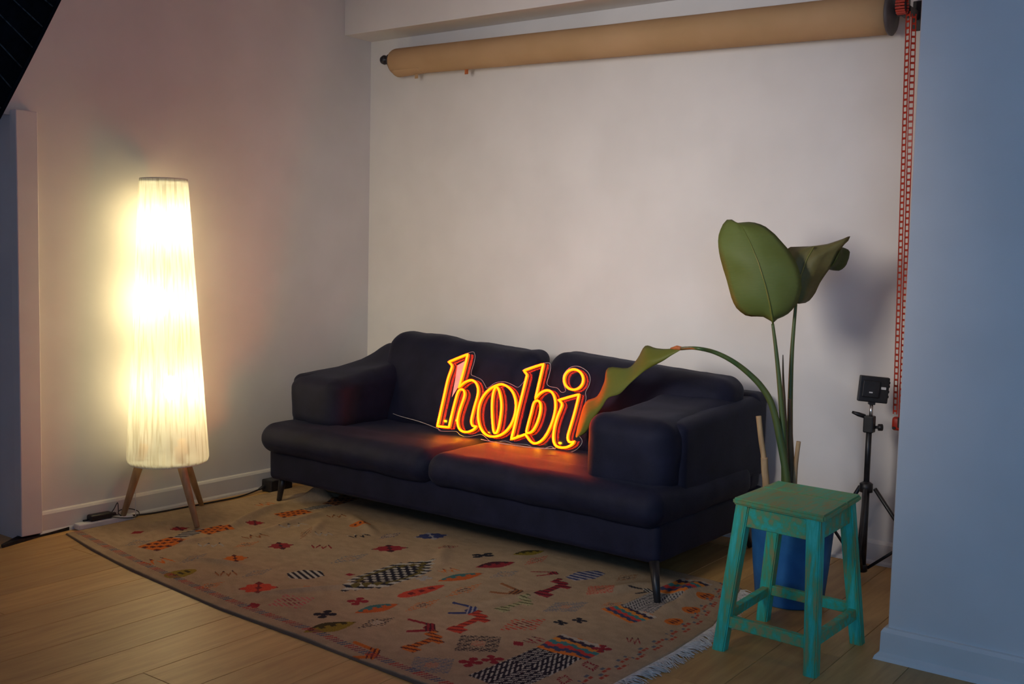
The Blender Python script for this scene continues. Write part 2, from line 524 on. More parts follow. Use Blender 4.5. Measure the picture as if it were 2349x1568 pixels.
MOTIFS = [
(2.715,3.822,0.16,0.177,.085,'check','O'), (2.896,3.885,0.30,0.177,.06,'stripe','W'), (3.003,3.852,-0.06,0.129,.085,'check','O'),
(3.444,3.823,-0.17,0.153,.07,'check','O'), (3.607,3.827,-0.12,0.151,.05,'stripe','W'), (3.780,3.843,0.14,0.173,.07,'check','B'),
(3.485,4.077,-0.08,0.081,.06,'zig','O'), (3.023,3.433,-0.51,0.101,.08,'flower','D'), (2.774,3.427,-0.60,0.097,.08,'flower','O'),
(2.544,3.626,-0.22,0.103,.08,'zig','O'), (2.506,3.420,-0.05,0.124,.07,'leaf','V'), (2.617,3.287,-0.64,0.077,.06,'zig','B'),
(2.578,3.050,-0.74,0.132,.11,'flower','R'), (2.812,3.048,-0.59,0.127,.10,'stripe','K'), (2.554,2.841,-0.42,0.165,.13,'comb','P'),
(2.441,2.911,-0.44,0.045,.05,'diamond','D'), (2.696,2.916,-0.40,0.046,.04,'diamond','O'), (2.540,2.654,-0.16,0.069,.05,'dots','K'),
(3.495,3.424,-0.67,0.093,.05,'leaf','O'), (3.543,3.629,-0.64,0.083,.05,'zig','B'), (3.573,3.055,-0.59,0.142,.09,'flower','N'),
(3.300,3.055,-0.71,0.142,.08,'flower','D'), (3.360,3.296,-0.41,0.087,.05,'zig','K'), (3.274,3.433,-0.63,0.068,.05,'zig','W'),
(3.130,3.295,-0.85,0.083,.05,'zig','D'), (3.085,3.081,-0.11,0.187,.07,'comb','G'), (3.022,2.792,0.02,0.501,.14,'bigdiamond','K'),
(3.221,2.662,-0.35,0.073,.05,'zig','O'), (2.926,2.920,-0.71,0.039,.03,'diamond','D'), (3.183,2.566,-0.32,0.199,.06,'fish','T'),
(3.406,2.564,-0.45,0.169,.06,'fish','D'), (3.633,2.558,-0.48,0.144,.05,'fish','V'), (2.952,2.568,-0.17,0.202,.05,'leaf','R'),
(2.705,2.562,-0.26,0.171,.055,'fish','T'), (2.460,2.545,-0.31,0.182,.07,'fish','V'), (2.712,2.664,-0.17,0.068,.05,'dots','D'),
(2.595,2.458,-0.11,0.156,.06,'comb','K'), (2.839,2.464,-0.04,0.175,.05,'comb','O'), (3.069,2.456,-0.03,0.203,.05,'comb','O'),
(2.675,2.325,-0.87,0.089,.10,'arrow','D'), (2.387,2.312,-0.99,0.093,.11,'arrow','O'), (2.910,2.328,-1.02,0.093,.10,'arrow','N'),
(3.183,2.329,-1.32,0.106,.09,'arrow','B'), (2.811,2.224,0.01,0.220,.08,'stag','R'), (2.568,2.220,-0.11,0.180,.08,'stag','O'),
(3.309,2.212,0.00,0.209,.08,'stag','D'), (3.070,2.215,-0.18,0.191,.07,'stag','C'), (2.668,2.071,-0.24,0.183,.14,'combdiamond','K'),
(2.431,2.068,-0.23,0.162,.13,'combdiamond','G'), (2.907,2.062,-0.31,0.185,.10,'comb','R'), (3.159,2.055,-0.35,0.194,.09,'combdiamond','G'),
(2.611,1.828,-0.08,0.334,.13,'bwblock','K'), (2.835,1.811,-0.02,0.142,.14,'colour','T'), (3.244,1.841,-0.39,0.111,.13,'colour','D'),
(3.406,1.833,-0.03,0.212,.10,'bwblock','W'), (3.640,1.827,-0.05,0.206,.10,'colour','N'), (3.595,1.710,-0.16,0.078,.05,'leaf','O'),
(3.421,1.680,-0.14,0.071,.05,'leaf','O'), (3.273,1.672,-0.19,0.070,.05,'leaf','O'), (3.406,2.058,-0.15,0.161,.09,'combdiamond','R'),
(3.524,2.201,-0.27,0.154,.08,'stripe','N'), (3.610,2.059,-0.15,0.131,.06,'comb','B'), (2.735,1.682,-0.81,0.056,.06,'ring','D'),
(2.602,1.690,-1.09,0.046,.06,'ring','D'), (3.013,1.688,-1.06,0.043,.05,'zig','D'), (3.004,1.973,-0.19,0.034,.04,'dots','K'),
(3.065,1.935,-0.24,0.038,.04,'dots','K'), (2.809,1.943,-0.09,0.056,.05,'zig','D'), (2.750,1.969,-0.34,0.038,.04,'diamond','D'),
(2.647,3.909,-0.07,0.116,.05,'comb','G'), (2.831,3.657,-0.72,0.102,.05,'zig','W'), (2.938,3.556,-0.10,0.120,.05,'comb','O'),
(2.665,3.553,0.21,0.156,.05,'comb','G'), (2.485,3.212,-0.03,0.127,.05,'comb','O'), (2.703,3.205,0.01,0.141,.05,'comb','G'),
(3.288,3.647,-0.17,0.126,.04,'zig','W'), (3.043,3.623,-0.32,0.101,.05,'zig','B'), (3.202,3.814,-0.64,0.079,.06,'flower','D'),
(2.756,4.074,-0.07,0.063,.04,'diamond','D'), (2.914,3.986,-0.25,0.081,.05,'flower','D'), (3.467,2.875,-0.39,0.106,.05,'comb','D'),
(3.457,3.198,0.02,0.145,.05,'comb','N'), (3.078,2.666,-0.11,0.057,.04,'dots','W'), (3.327,2.457,-0.23,0.147,.06,'comb','G'),
(3.444,2.343,-0.61,0.093,.05,'arrow','D'), (3.571,2.474,0.02,0.164,.05,'comb','R'), (3.473,2.682,-0.56,0.088,.04,'dots','K'),
(3.236,3.505,0.57,0.188,.04,'comb','B'), (2.882,1.731,-0.30,0.056,.04,'dots','D'), (2.527,1.990,-0.31,0.065,.05,'dots','D'),
(2.589,1.952,0.13,0.055,.05,'dots','D'), (3.502,1.937,-0.58,0.075,.05,'arrow','K'), (3.290,1.940,-0.46,0.085,.04,'comb','O')]
raise_ = np.zeros_like(X)
for (mx, my, an, ln, wd, ty, pl) in MOTIFS:
    ln *= 1.08; wd *= 1.35
    r = max(ln, wd) * 0.75
    i0 = np.nonzero((np.abs(X - mx) < r).any(axis=1))[0]
    j0 = np.nonzero((np.abs(Y - my) < r).any(axis=0))[0]
    if len(i0) == 0 or len(j0) == 0:
        continue
    sl = (slice(i0[0], i0[-1] + 1), slice(j0[0], j0[-1] + 1))
    dx, dy = X[sl] - mx, Y[sl] - my
    u = (dx * math.cos(an) + dy * math.sin(an)) / (ln / 2)
    v = (-dx * math.sin(an) + dy * math.cos(an)) / (wd / 2)
    c1, c2 = [np.array(q) * 0.85 for q in PAL[pl]]
    A = np.zeros(u.shape, bool); B2 = np.zeros(u.shape, bool); extra = None
    uu, vv = (u + 1) / 2, (v + 1) / 2
    inb = (np.abs(u) < 1) & (np.abs(v) < 1)
    if ty == 'check':
        A = inb; B2 = inb & (((uu * 9).astype(int) + (vv * 5).astype(int)) % 3 == 0)
    elif ty == 'stripe':
        A = inb & (np.abs(v) < 1 - 0.5 * np.abs(u)); B2 = A & (((uu * 11 + vv * 2).astype(int)) % 2 == 0)
    elif ty == 'leaf':
        w = np.sqrt(np.clip(1 - u ** 2, 0, 1)) * (1 - 0.25 * u)
        A = np.abs(v) < w * 0.9; B2 = A & (np.abs(v) < 0.35) & (((uu * 9).astype(int)) % 2 == 0) & (np.abs(u) < 0.6)
    elif ty == 'fish':
        w = np.clip(1 - np.abs(u) ** 1.6, 0, 1)
        A = np.abs(v) < w; B2 = A & (v > 0.15 + 0.2 * np.sign(np.sin(uu * 30)))
    elif ty == 'diamond':
        A = np.abs(u) + np.abs(v) < 1
    elif ty == 'ring':
        q = np.abs(u) + np.abs(v)
        A = (q < 1) & (q > 0.55) & (np.sin(np.arctan2(v, u) * 12) > -0.4)
    elif ty == 'flower':
        th = np.arctan2(v, u); q = np.hypot(u, v)
        A = (np.abs(u) ** 1.2 + np.abs(v) ** 1.2 < 0.95 + 0.12 * np.cos(8 * th))
        lob = (np.hypot((np.abs(u) - 0.42) * 2.6, (np.abs(v) - 0.36) * 2.4) < 1) | (np.abs(v) < 0.2) & (np.abs(np.abs(u) - 0.72) < 0.2)
        B2 = A & ~lob
    elif ty == 'zig':
        A = inb & (np.abs(v - 0.7 * (2 * np.abs((uu * 2.5) % 1 - 0.5) * 2 - 1)) < 0.33) & (np.sin(uu * 23) > -0.75)
        B2 = A & (v > 0.5)
    elif ty == 'comb':
        w = 1 - np.abs(u)
        A = (np.abs(v) < w * 0.95) & (((uu * 22 + vv * 3) % 2) < 0.9) & (((vv * 3.4 + uu) % 1) > 0.22)
        B2 = A & (np.abs(u) < 0.25) & (np.abs(v) < 0.4)
    elif ty == 'combdiamond':
        q = np.abs(u) + np.abs(v)
        A = (q < 1) & (((u * 9 + v * 2) % 1) < 0.55) & (((v * 4) % 1) > 0.18)
        B2 = (q < 0.33) & A
        if pl in 'KG': extra = (B2, (0.42, 0.16, 0.10))
    elif ty == 'bigdiamond':
        q = np.maximum(np.abs(u) + 0.55 * np.abs(np.round(v * 4) / 4), 1.02 * np.abs(v))
        A = q < 1
        B2 = A & ((q > 0.80) & (np.sin(uu * 70 + vv * 20) > -0.2) | (q < 0.66) & (np.sin(uu * 80) * np.sin(vv * 26 + 1) > 0.25))
        extra = (A & (q < 0.8) & (q > 0.66), (0.13, 0.10, 0.03))
    elif ty == 'dots':
        for (a, b) in ((-.6, -.5), (.5, -.5), (-.5, .5), (.6, .5), (0.0, 0.0)):
            A |= np.hypot((u - a) * 2.3, (v - b) * 2.3) < 1
        B2 = np.zeros_like(A)
    elif ty == 'arrow':
        A = inb & ((np.abs(v - (0.9 - 1.0 * uu)) < 0.16) | (np.abs(v + (0.9 - 0.25 * uu)) < 0.16) | ((u > 0.1) & (np.abs(u - 0.75) + np.abs(v + 0.35) < 0.7)))
        B2 = A & (u > 0.3) & (np.sin(uu * 40) > 0.3)
    elif ty == 'stag':
        a = (np.abs(v + 0.1) < 0.28) & (np.abs(u) < 0.7)
        a |= (np.abs(u + 0.75) < 0.2) & (v < 0.3) & (v > -0.9)
        a |= (np.abs(u - 0.35) < 0.15) & (v < 0.2) & (v > -0.95)
        a |= (np.abs(u - 0.62) < 0.16) & (v > -0.2) & (v < 0.95)
        a |= (np.abs(v - 0.75) < 0.2) & (u > 0.5) & (u < 1)
        A = a & inb; B2 = A & (np.sin(uu * 45 + vv * 9) > 0.45)
    elif ty == 'bwblock':
        A = inb
        q = np.abs(u * 1.4) % 1.0 + np.abs(v)
        B2 = A & (((q * 5) % 1) < 0.45) & (np.sin(vv * 45) > -0.7)
    elif ty == 'colour':
        A = inb
        rows = [(0.62, 0.17, 0.03), (0.05, 0.06, 0.12), (0.50, 0.05, 0.04), (0.05, 0.20, 0.20), (0.60, 0.22, 0.04), (0.04, 0.03, 0.05), (0.45, 0.38, 0.30)]
        idx = ((uu * 6.9 + 0.35 * (((vv * 9).astype(int)) % 2)).astype(int)) % 7
        cc = np.array(rows)[idx]
        C[sl][A] = cc[A]
        raise_[sl][A] = 1
        continue
    c = C[sl]
    jit = (0.85 + 0.3 * rng.random(u.shape))[..., None]
    c[A] = (np.array(c1) * jit)[A]
    c[B2] = (np.array(c2) * jit)[B2]
    if extra is not None:
        c[extra[0]] = (np.array(extra[1]) * jit)[extra[0]]
    raise_[sl][A | B2] = 1
# stitched border along the near side, zigzag line along the fringed end
bd = X - (ip(Y, NEAR) + np.interp(Y, [1.6, 2.05, 2.58, 3.06, 3.72, 4.19, 4.3], [0.045, 0.05, 0.065, 0.072, 0.07, 0.058, 0.05]))
m1 = (np.abs(bd) < 0.016) & (((Y * 56 + bd * 30) % 1) < 0.5)
cyc = ((Y * 56 + bd * 30).astype(int) // 2) % 3
C[m1 & (cyc == 0)] = (0.36, 0.05, 0.05)
C[m1 & (cyc == 1)] = (0.09, 0.10, 0.15)
C[m1 & (cyc == 2)] = (0.22, 0.07, 0.08)
zz = Y - ip(X, RIGHT) - 0.066 - 0.012 * np.sign(np.sin(X * 60))
m2 = (np.abs(zz) < 0.006) & ((X * 40) % 1 < 0.75)
C[m2] = (0.38, 0.07, 0.04)
m3 = (np.abs(zz - 0.014) < 0.005) & ((X * 23) % 1 < 0.4)
C[m3] = (0.12, 0.13, 0.15)
C[(S_ < 0.003)] = (0.17, 0.115, 0.08)  # shadow line along the near edge, painted into the weave colour
Z += 0.0012 * raise_ + 0.0005 * rng.random(X.shape)

rugm = mat('kilim_wool', (0.3, 0.2, 0.15), 0.95, spec=0.1)
N, L, b = nodes(rugm)
at = N.new('ShaderNodeAttribute'); at.attribute_name = 'weave'
L.new(at.outputs['Color'], b.inputs['Base Color'])
tc = N.new('ShaderNodeTexCoord'); nz = N.new('ShaderNodeTexNoise'); nz.inputs['Scale'].default_value = 450
L.new(tc.outputs['Object'], nz.inputs['Vector'])
bp = N.new('ShaderNodeBump'); bp.inputs['Strength'].default_value = 0.5; bp.inputs['Distance'].default_value = 0.002
L.new(nz.outputs['Fac'], bp.inputs['Height']); L.new(bp.outputs[0], b.inputs['Normal'])
rug = tag(empty('rug', (3.1, 2.9, 0)), 'beige woven kilim rug with small coloured motifs and white fringe', 'rug')
me = bpy.data.meshes.new('weave')
nv = NS * NT
me.vertices.add(nv)
co = np.stack([X - 3.1, Y - 2.9, Z], -1).reshape(-1, 3).astype(np.float32)
me.vertices.foreach_set('co', co.ravel())
ii, jj = np.meshgrid(np.arange(NS - 1), np.arange(NT - 1), indexing='ij')
base = (ii * NT + jj).ravel()
quads = np.stack([base, base + NT, base + NT + 1, base + 1], 1).astype(np.int32)
nf = len(quads)
me.loops.add(nf * 4); me.polygons.add(nf)
me.loops.foreach_set('vertex_index', quads.ravel())
me.polygons.foreach_set('loop_start', np.arange(0, nf * 4, 4, dtype=np.int32))
me.polygons.foreach_set('use_smooth', np.ones(nf, bool))
me.update(calc_edges=True)
ca = me.color_attributes.new('weave', 'FLOAT_COLOR', 'POINT')
ca.data.foreach_set('color', np.concatenate([C.reshape(-1, 3), np.ones((nv, 1))], 1).astype(np.float32).ravel())
me.materials.append(rugm)
w_o = bpy.data.objects.new('weave', me); COL.objects.link(w_o); w_o.parent = rug
# fringe: knotted white warp threads at the short end
bm = bmesh.new()
rf = random.Random(3)
for q in range(560):
    x0 = 2.285 + 1.49 * q / 560 + rf.uniform(-.002, .002)
    y0 = float(ip(x0, RIGHT))
    if 3.42 < x0 < 3.62 and rf.random() < 0.5:
        continue
    l = rf.uniform(0.035, 0.07)
    sw = 0.02 * math.sin(x0 * 23) + rf.uniform(-.018, .018)
    pts = [(x0, y0 + 0.004, 0.006), (x0 + sw * 0.3, y0 - l * 0.35, 0.007 + rf.uniform(0, .006)), (x0 + sw * 0.8, y0 - l * 0.7, 0.004 + rf.uniform(0, .005)), (x0 + sw + rf.uniform(-.01, .01), y0 - l, 0.0025)]
    bm_tube(bm, pts, [0.0020, 0.0018, 0.0016, 0.0010], 4, caps=False)
M['fringe'] = add_noise_color(mat('fringe_cotton', (0.6, 0.56, 0.5), 0.9), (0.52, 0.48, 0.43), (0.70, 0.66, 0.6), 60, 2)
fr = from_bm('fringe', bm, M['fringe'], rug, True)
fr['kind'] = 'stuff'

# ------------------------------------------------------------------ floor lamp
LC = Vector((3.013, 4.200, 0))
lamp = tag(empty('floor_lamp', LC), 'lit floor lamp with tall white pleated shade on three wooden legs', 'floor lamp')
shm = bpy.data.materials.new('pleated_shade')
shm.use_nodes = True
N, L = shm.node_tree.nodes, shm.node_tree.links
N.remove(N['Principled BSDF'])
out = N['Material Output']
df = N.new('ShaderNodeBsdfDiffuse'); tr = N.new('ShaderNodeBsdfTranslucent'); tp = N.new('ShaderNodeBsdfTransparent')
tc = N.new('ShaderNodeTexCoord'); nz = N.new('ShaderNodeTexNoise'); mp = N.new('ShaderNodeMapping'); mp.inputs['Scale'].default_value = (95, 95, 0.7)
L.new(tc.outputs['Object'], mp.inputs['Vector']); L.new(mp.outputs[0], nz.inputs['Vector']); nz.inputs['Scale'].default_value = 1.0
rp = N.new('ShaderNodeValToRGB')
rp.color_ramp.elements[0].position = 0.36; rp.color_ramp.elements[0].color = (0.56, 0.56, 0.50, 1)
rp.color_ramp.elements[1].position = 0.52; rp.color_ramp.elements[1].color = (0.82, 0.86, 0.84, 1)
L.new(nz.outputs['Fac'], rp.inputs['Fac'])
L.new(rp.outputs[0], df.inputs['Color']); L.new(rp.outputs[0], tr.inputs['Color'])
m1_ = N.new('ShaderNodeMixShader'); m1_.inputs[0].default_value = 0.30
L.new(df.outputs[0], m1_.inputs[1]); L.new(tr.outputs[0], m1_.inputs[2])
m2_ = N.new('ShaderNodeMixShader'); m2_.inputs[0].default_value = 0.19
L.new(m1_.outputs[0], m2_.inputs[1]); L.new(tp.outputs[0], m2_.inputs[2])
L.new(m2_.outputs[0], out.inputs['Surface'])
NP = 208
bm = bmesh.new()
prof = [(0.104, 1.588), (0.107, 1.57)] + [(0.107 + 0.075 * t / 14, 1.57 - 1.25 * t / 14) for t in range(1, 15)] + [(0.1825, 0.295), (0.178, 0.280), (0.170, 0.272)]
rings = []
rp_ = random.Random(5)
jit = [rp_.uniform(0.6, 1.4) for _ in range(NP)]
for r, z in prof:
    rings.append([bm.verts.new(LC + Vector(((r + (0.0016 * jit[j] if j % 2 else -0.0016)) * math.cos(2 * PI * j / NP), (r + (0.0016 * jit[j] if j % 2 else -0.0016)) * math.sin(2 * PI * j / NP), z))) for j in range(NP)])
for a, b in zip(rings, rings[1:]):
    for j in range(NP):
        bm.faces.new((a[j], a[(j + 1) % NP], b[(j + 1) % NP], b[j]))
from_bm('lamp_shade', bm, shm, lamp, True)
lathe('top_light_cap', [(0.004, 1.5745), (0.05, 1.575), (0.1035, 1.575), (0.1035, 1.572), (0.05, 1.572), (0.004, 1.5715)], shm, lamp, 40, LC)  # unseen disc added to hold back a bright cone above the shade
lathe('bottom_light_cap', [(0.004, 0.2885), (0.09, 0.288), (0.1755, 0.288), (0.1755, 0.2845), (0.09, 0.2845), (0.004, 0.2845)], shm, lamp, 40, LC)  # added disc that keeps a pool of light off the rug below
for z, r in ((1.588, 0.105), (0.274, 0.172)):
    tube('shade_ring', [LC + Vector((r * math.cos(2 * PI * j / 40), r * math.sin(2 * PI * j / 40), z)) for j in range(40)], 0.0025, M['trim'], lamp, 6, closed=True)
for fx, fy, fz in ((2.838, 4.322, 0.0), (2.972, 3.936, 0.011), (3.262, 4.282, 0.0)):
    dx, dy = fx - LC.x, fy - LC.y
    h = math.hypot(dx, dy); dx /= h; dy /= h
    tube('leg', [LC + Vector((dx * 0.105, dy * 0.105, 0.36)), LC + Vector((dx * 0.125, dy * 0.125, 0.28)), (fx, fy, fz)], [0.021, 0.021, 0.0115], M['leg_wood'], lamp, 14)
tube('pole', [LC + Vector((0, 0, 0.30)), LC + Vector((0, 0, 1.56))], 0.008, M['trim'], lamp, 10)
for a in (0, 2 * PI / 3, 4 * PI / 3):
    for z in (0.31, 1.555):
        tube('spider_wire', [LC + Vector((0, 0, z)), LC + Vector(((0.172 if z < 1 else 0.103) * math.cos(a + .4), (0.172 if z < 1 else 0.103) * math.sin(a + .4), z))], 0.003, M['trim'], lamp, 6)
blm = bpy.data.materials.new('bulb_glow'); blm.use_nodes = True
N, L = blm.node_tree.nodes, blm.node_tree.links
N.remove(N['Principled BSDF'])
em = N.new('ShaderNodeEmission'); em.inputs['Color'].default_value = (1.0, 0.77, 0.40, 1); em.inputs['Strength'].default_value = 98
L.new(em.outputs[0], N['Material Output'].inputs['Surface'])
vr = Vector((math.sin(yaw), -math.cos(yaw), 0))
for side, z in ((0.014, 1.375), (-0.016, 1.03), (0.022, 0.62)):
    c = LC + vr * side + Vector((0, 0, z))
    o = lathe('bulb', [(0.002, -0.052), (0.022, -0.046), (0.036, -0.026), (0.040, 0.0), (0.034, 0.024), (0.018, 0.040), (0.013, 0.05)], blm, lamp, 16, c)
    sd = 1 if side > 0 else -1
    s = lathe('socket', [(0.014, 0.0), (0.015, 0.03)], M['white_plastic'], lamp, 12, c + Vector((0, 0, 0.048)))
    tube('socket_arm', [c + Vector((0, 0, 0.078)), LC + Vector((0, 0, z + 0.095))], 0.004, M['trim'], s, 6)
tube('cord', [(2.917, 4.322, 0.33), (2.916, 4.322, 0.15), (2.915, 4.322, 0.012), (2.905, 4.318, 0.005), (2.80, 4.305, 0.004)], 0.002, M['white_plastic'], lamp, 6)
lamp.rotation_euler = (-0.0113, -0.0083, 0)

# ------------------------------------------------------------------ neon sign
U = Vector((0.11, -0.9939, 0)).normalized()
VV = Vector((0.2405, 0.0266, 0.9703)).normalized()
NN = U.cross(VV)                       # towards the camera side
if NN.x > 0: NN = -NN
P0 = Vector((3.835, 3.25, 0.437))
sign = tag(empty('neon_sign', P0 + U * 0.37), 'glowing yellow orange neon sign reading hobi leaning on the sofa', 'neon sign')
def emis(name, col, st, base=(0.1, 0.05, 0.01)):
    m = mat(name, base, 0.4)
    b = m.node_tree.nodes['Principled BSDF']
    b.inputs['Emission Color'].default_value = (*col, 1)
    b.inputs['Emission Strength'].default_value = st
    return m
M['neon'] = emis('neon_front', (1.0, 0.028, 0.0), 27.0)
M['neon_side'] = emis('neon_side', (1.0, 0.13, 0.0), 0.9, (0.5, 0.06, 0.0))
LET = dict(
    h=[(0.0003,0.3308),(0.0513,0.3540),(0.1020,0.3758),(0.0992,0.3439),(0.0918,0.2867),(0.0815,0.2123),(0.0912,0.2240),(0.1117,0.2418),(0.1425,0.2536),(0.1671,0.2463),(0.1830,0.2276),(0.1904,0.2063),(0.1907,0.1784),(0.1829,0.1299),(0.1775,0.0817),(0.1779,0.0580),(0.1894,0.0402),(0.2104,0.0395),(0.1979,0.0236),(0.1760,0.0111),(0.1535,0.0068),(0.1293,0.0114),(0.1114,0.0275),(0.1018,0.0544),(0.1017,0.0864),(0.1086,0.1271),(0.1177,0.1680),(0.1179,0.1880),(0.1092,0.2026),(0.0955,0.2054),(0.0838,0.1992),(0.0773,0.1825),(0.0708,0.1397),(0.0645,0.0828),(0.0594,0.0194),(-0.0073,0.0174),(-0.0030,0.0723),(0.0037,0.1538),(0.0113,0.2438),(0.0215,0.2935),(0.0241,0.3108),(0.0162,0.3225)],
    o=[(0.3139,0.2476),(0.3471,0.2385),(0.3751,0.2181),(0.3943,0.1885),(0.4045,0.1543),(0.4056,0.1156),(0.3951,0.0719),(0.3724,0.0346),(0.3448,0.0123),(0.3150,0.0022),(0.2833,0.0019),(0.2536,0.0152),(0.2281,0.0433),(0.2123,0.0812),(0.2071,0.1242),(0.2139,0.1645),(0.2331,0.2000),(0.2586,0.2248),(0.2857,0.2401)],
    oi=[(0.2868,0.2335),(0.3014,0.2197),(0.3176,0.1856),(0.3278,0.1473),(0.3312,0.1084),(0.3313,0.0655),(0.3276,0.0339),(0.3190,0.0186),(0.3076,0.0240),(0.2970,0.0542),(0.2855,0.1001),(0.2767,0.1465),(0.2736,0.1857),(0.2762,0.2156)],
    b=[(0.4185,0.3195),(0.4680,0.3408),(0.5162,0.3588),(0.5115,0.3149),(0.5066,0.2641),(0.5001,0.1959),(0.5142,0.2165),(0.5334,0.2324),(0.5538,0.2395),(0.5760,0.2353),(0.5941,0.2158),(0.6048,0.1881),(0.6087,0.1579),(0.6055,0.1158),(0.5937,0.0690),(0.5747,0.0271),(0.5528,0.0031),(0.5285,-0.0064),(0.5055,0.0018),(0.4877,0.0179),(0.4748,0.0299),(0.4401,0.0139),(0.4051,-0.0014),(0.4123,0.0620),(0.4208,0.1442),(0.4299,0.2228),(0.4373,0.2858),(0.4375,0.3034)],
    bi=[(0.4981,0.1815),(0.5122,0.1889),(0.5265,0.1810),(0.5335,0.1585),(0.5334,0.1240),(0.5249,0.0830),(0.5106,0.0509),(0.4932,0.0376),(0.4799,0.0389),(0.4788,0.0533),(0.4827,0.0883),(0.4888,0.1313),(0.4927,0.1663)],
    i=[(0.6179,0.1999),(0.6679,0.2184),(0.7164,0.2352),(0.7120,0.1902),(0.7041,0.1329),(0.6941,0.0755),(0.6896,0.0450),(0.6941,0.0267),(0.7062,0.0183),(0.7261,0.0242),(0.7167,0.0098),(0.6939,-0.0047),(0.6654,-0.0101),(0.6396,-0.0062),(0.6252,0.0099),(0.6179,0.0374),(0.6177,0.0790),(0.6253,0.1253),(0.6362,0.1643),(0.6393,0.1798),(0.6330,0.1925)],
    dot=[(0.7274,0.3031),(0.7211,0.3203),(0.7086,0.3344),(0.6916,0.3432),(0.6728,0.3453),(0.6550,0.3404),(0.6410,0.3292),(0.6328,0.3134),(0.6319,0.2955),(0.6383,0.2781),(0.6510,0.2641),(0.6681,0.2554),(0.6869,0.2535),(0.7045,0.2585),(0.7184,0.2697),(0.7264,0.2853)],
    plate=[(-0.0138,0.0187),(-0.0105,0.0999),(0.0082,0.2477),(0.0146,0.3052),(-0.0061,0.3262),(-0.0016,0.3409),(0.1043,0.3897),(0.1295,0.3805),(0.1331,0.3463),(0.1248,0.2872),(0.1481,0.2749),(0.1876,0.2620),(0.2130,0.2361),(0.2264,0.2252),(0.2673,0.2544),(0.3160,0.2623),(0.3583,0.2520),(0.3889,0.2427),(0.4083,0.2600),(0.4273,0.2928),(0.4097,0.3189),(0.4162,0.3331),(0.5204,0.3680),(0.5443,0.3542),(0.5427,0.3096),(0.5375,0.2744),(0.5548,0.2604),(0.5942,0.2560),(0.6182,0.2389),(0.6379,0.2482),(0.6195,0.2849),(0.6178,0.3231),(0.6467,0.3560),(0.6878,0.3628),(0.7325,0.3433),(0.7514,0.3145),(0.7503,0.2804),(0.7384,0.2492),(0.7449,0.2196),(0.7379,0.1700),(0.7234,0.0748),(0.7302,0.0568),(0.7519,0.0367),(0.7512,0.0143),(0.7246,-0.0147),(0.6771,-0.0313),(0.6340,-0.0249),(0.6061,-0.0092),(0.5738,-0.0204),(0.5230,-0.0260),(0.4822,-0.0153),(0.4255,-0.0177),(0.4035,-0.0181),(0.3622,-0.0110),(0.2921,-0.0225),(0.2371,0.0049),(0.1971,-0.0033),(0.1525,-0.0139),(0.1140,-0.0081),(0.0880,0.0051),(0.0035,-0.0016)],
    wedge=[(0.0431,0.3196),(0.0868,0.3471),(0.0891,0.2622),(0.0400,0.1651),(0.0436,0.2505)])
names = dict(h=('letter_h', ['h']), o=('letter_o', ['o', 'oi']), b=('letter_b', ['b', 'bi']), i=('letter_i', ['i', 'dot']))
SHARP = dict(h=(0, 2, 5, 17, 34, 35), o=(), oi=(), b=(0, 2, 5, 20, 22), bi=(), i=(0, 2, 9), dot=())
def path3(key, off):
    pts = LET[key]
    k = len(pts)
    sh = set(SHARP[key])
    out_ = []
    for i in range(k):
        a, b_, c, d_ = [Vector((*pts[(i + q) % k], 0)) for q in (-1, 0, 1, 2)]
        if i in sh: a = b_ * 2 - c
        if (i + 1) % k in sh: d_ = c * 2 - b_
        n_ = max(2, int((c - b_).length / 0.008))
        for s in range(n_):
            t = s / n_
            out_.append(0.5 * ((2 * b_) + (c - a) * t + (2 * a - 5 * b_ + 4 * c - d_) * t * t + (3 * b_ - a - 3 * c + d_) * t ** 3))
    return [P0 + U * p.x + VV * p.y + NN * off for p in out_]
def bm_strip(bm, pts, w, d0, d1):
    """flat backed LED strip: a closed ribbon w wide from depth d0 to d1 along NN"""
    k = len(pts)
    rings = []
    for i, p in enumerate(pts):
        d_ = (pts[(i + 1) % k] - pts[i - 1]).normalized()
        s = d_.cross(NN).normalized()
        rings.append([bm.verts.new(p + s * a + NN * b_) for a, b_ in ((-w, d0), (-w, d1), (w, d1), (w, d0))])
    for i in range(k):
        a, b_ = rings[i], rings[(i + 1) % k]
        for j in range(4):
            bm.faces.new((a[j], a[(j + 1) % 4], b_[(j + 1) % 4], b_[j]))
plate_o = None
for key, (nm, parts_) in names.items():
    bm = bmesh.new(); bs = bmesh.new()
    for q in parts_:
        bm_tube(bm, path3(q, 0.0), 0.0053, 8, closed=True)
        bm_strip(bs, path3(q, 0.0), 0.0036, -0.017, -0.002)
    lo_ = from_bm(nm, bm, M['neon'], sign, True)
    from_bm('led_strip', bs, M['neon_side'], lo_)
# point lights added before the lower letters to make the seat glow more orange
for ux, vx in ((0.0, 0.05), (0.06, 0.06), (0.12, 0.012), (0.19, 0.025), (0.25, 0.018), (0.33, 0.010), (0.41, 0.02), (0.47, 0.03), (0.55, 0.004), (0.63, 0.012), (0.70, 0.018)):
    pd = bpy.data.lights.new('seat_glow_light', 'POINT'); pd.energy = 0.22; pd.color = (1.0, 0.50, 0.0); pd.shadow_soft_size = 0.003
    po = bpy.data.objects.new('seat_glow_light', pd); COL.objects.link(po); po.parent = sign
    po.location = P0 + U * ux + VV * vx + NN * 0.012 - origin_of(sign)
glass = bpy.data.materials.new('clear_acrylic'); glass.use_nodes = True
N, L = glass.node_tree.nodes, glass.node_tree.links
N.remove(N['Principled BSDF'])
g1 = N.new('ShaderNodeBsdfTransparent'); g1.inputs['Color'].default_value = (0.96, 0.96, 0.97, 1)
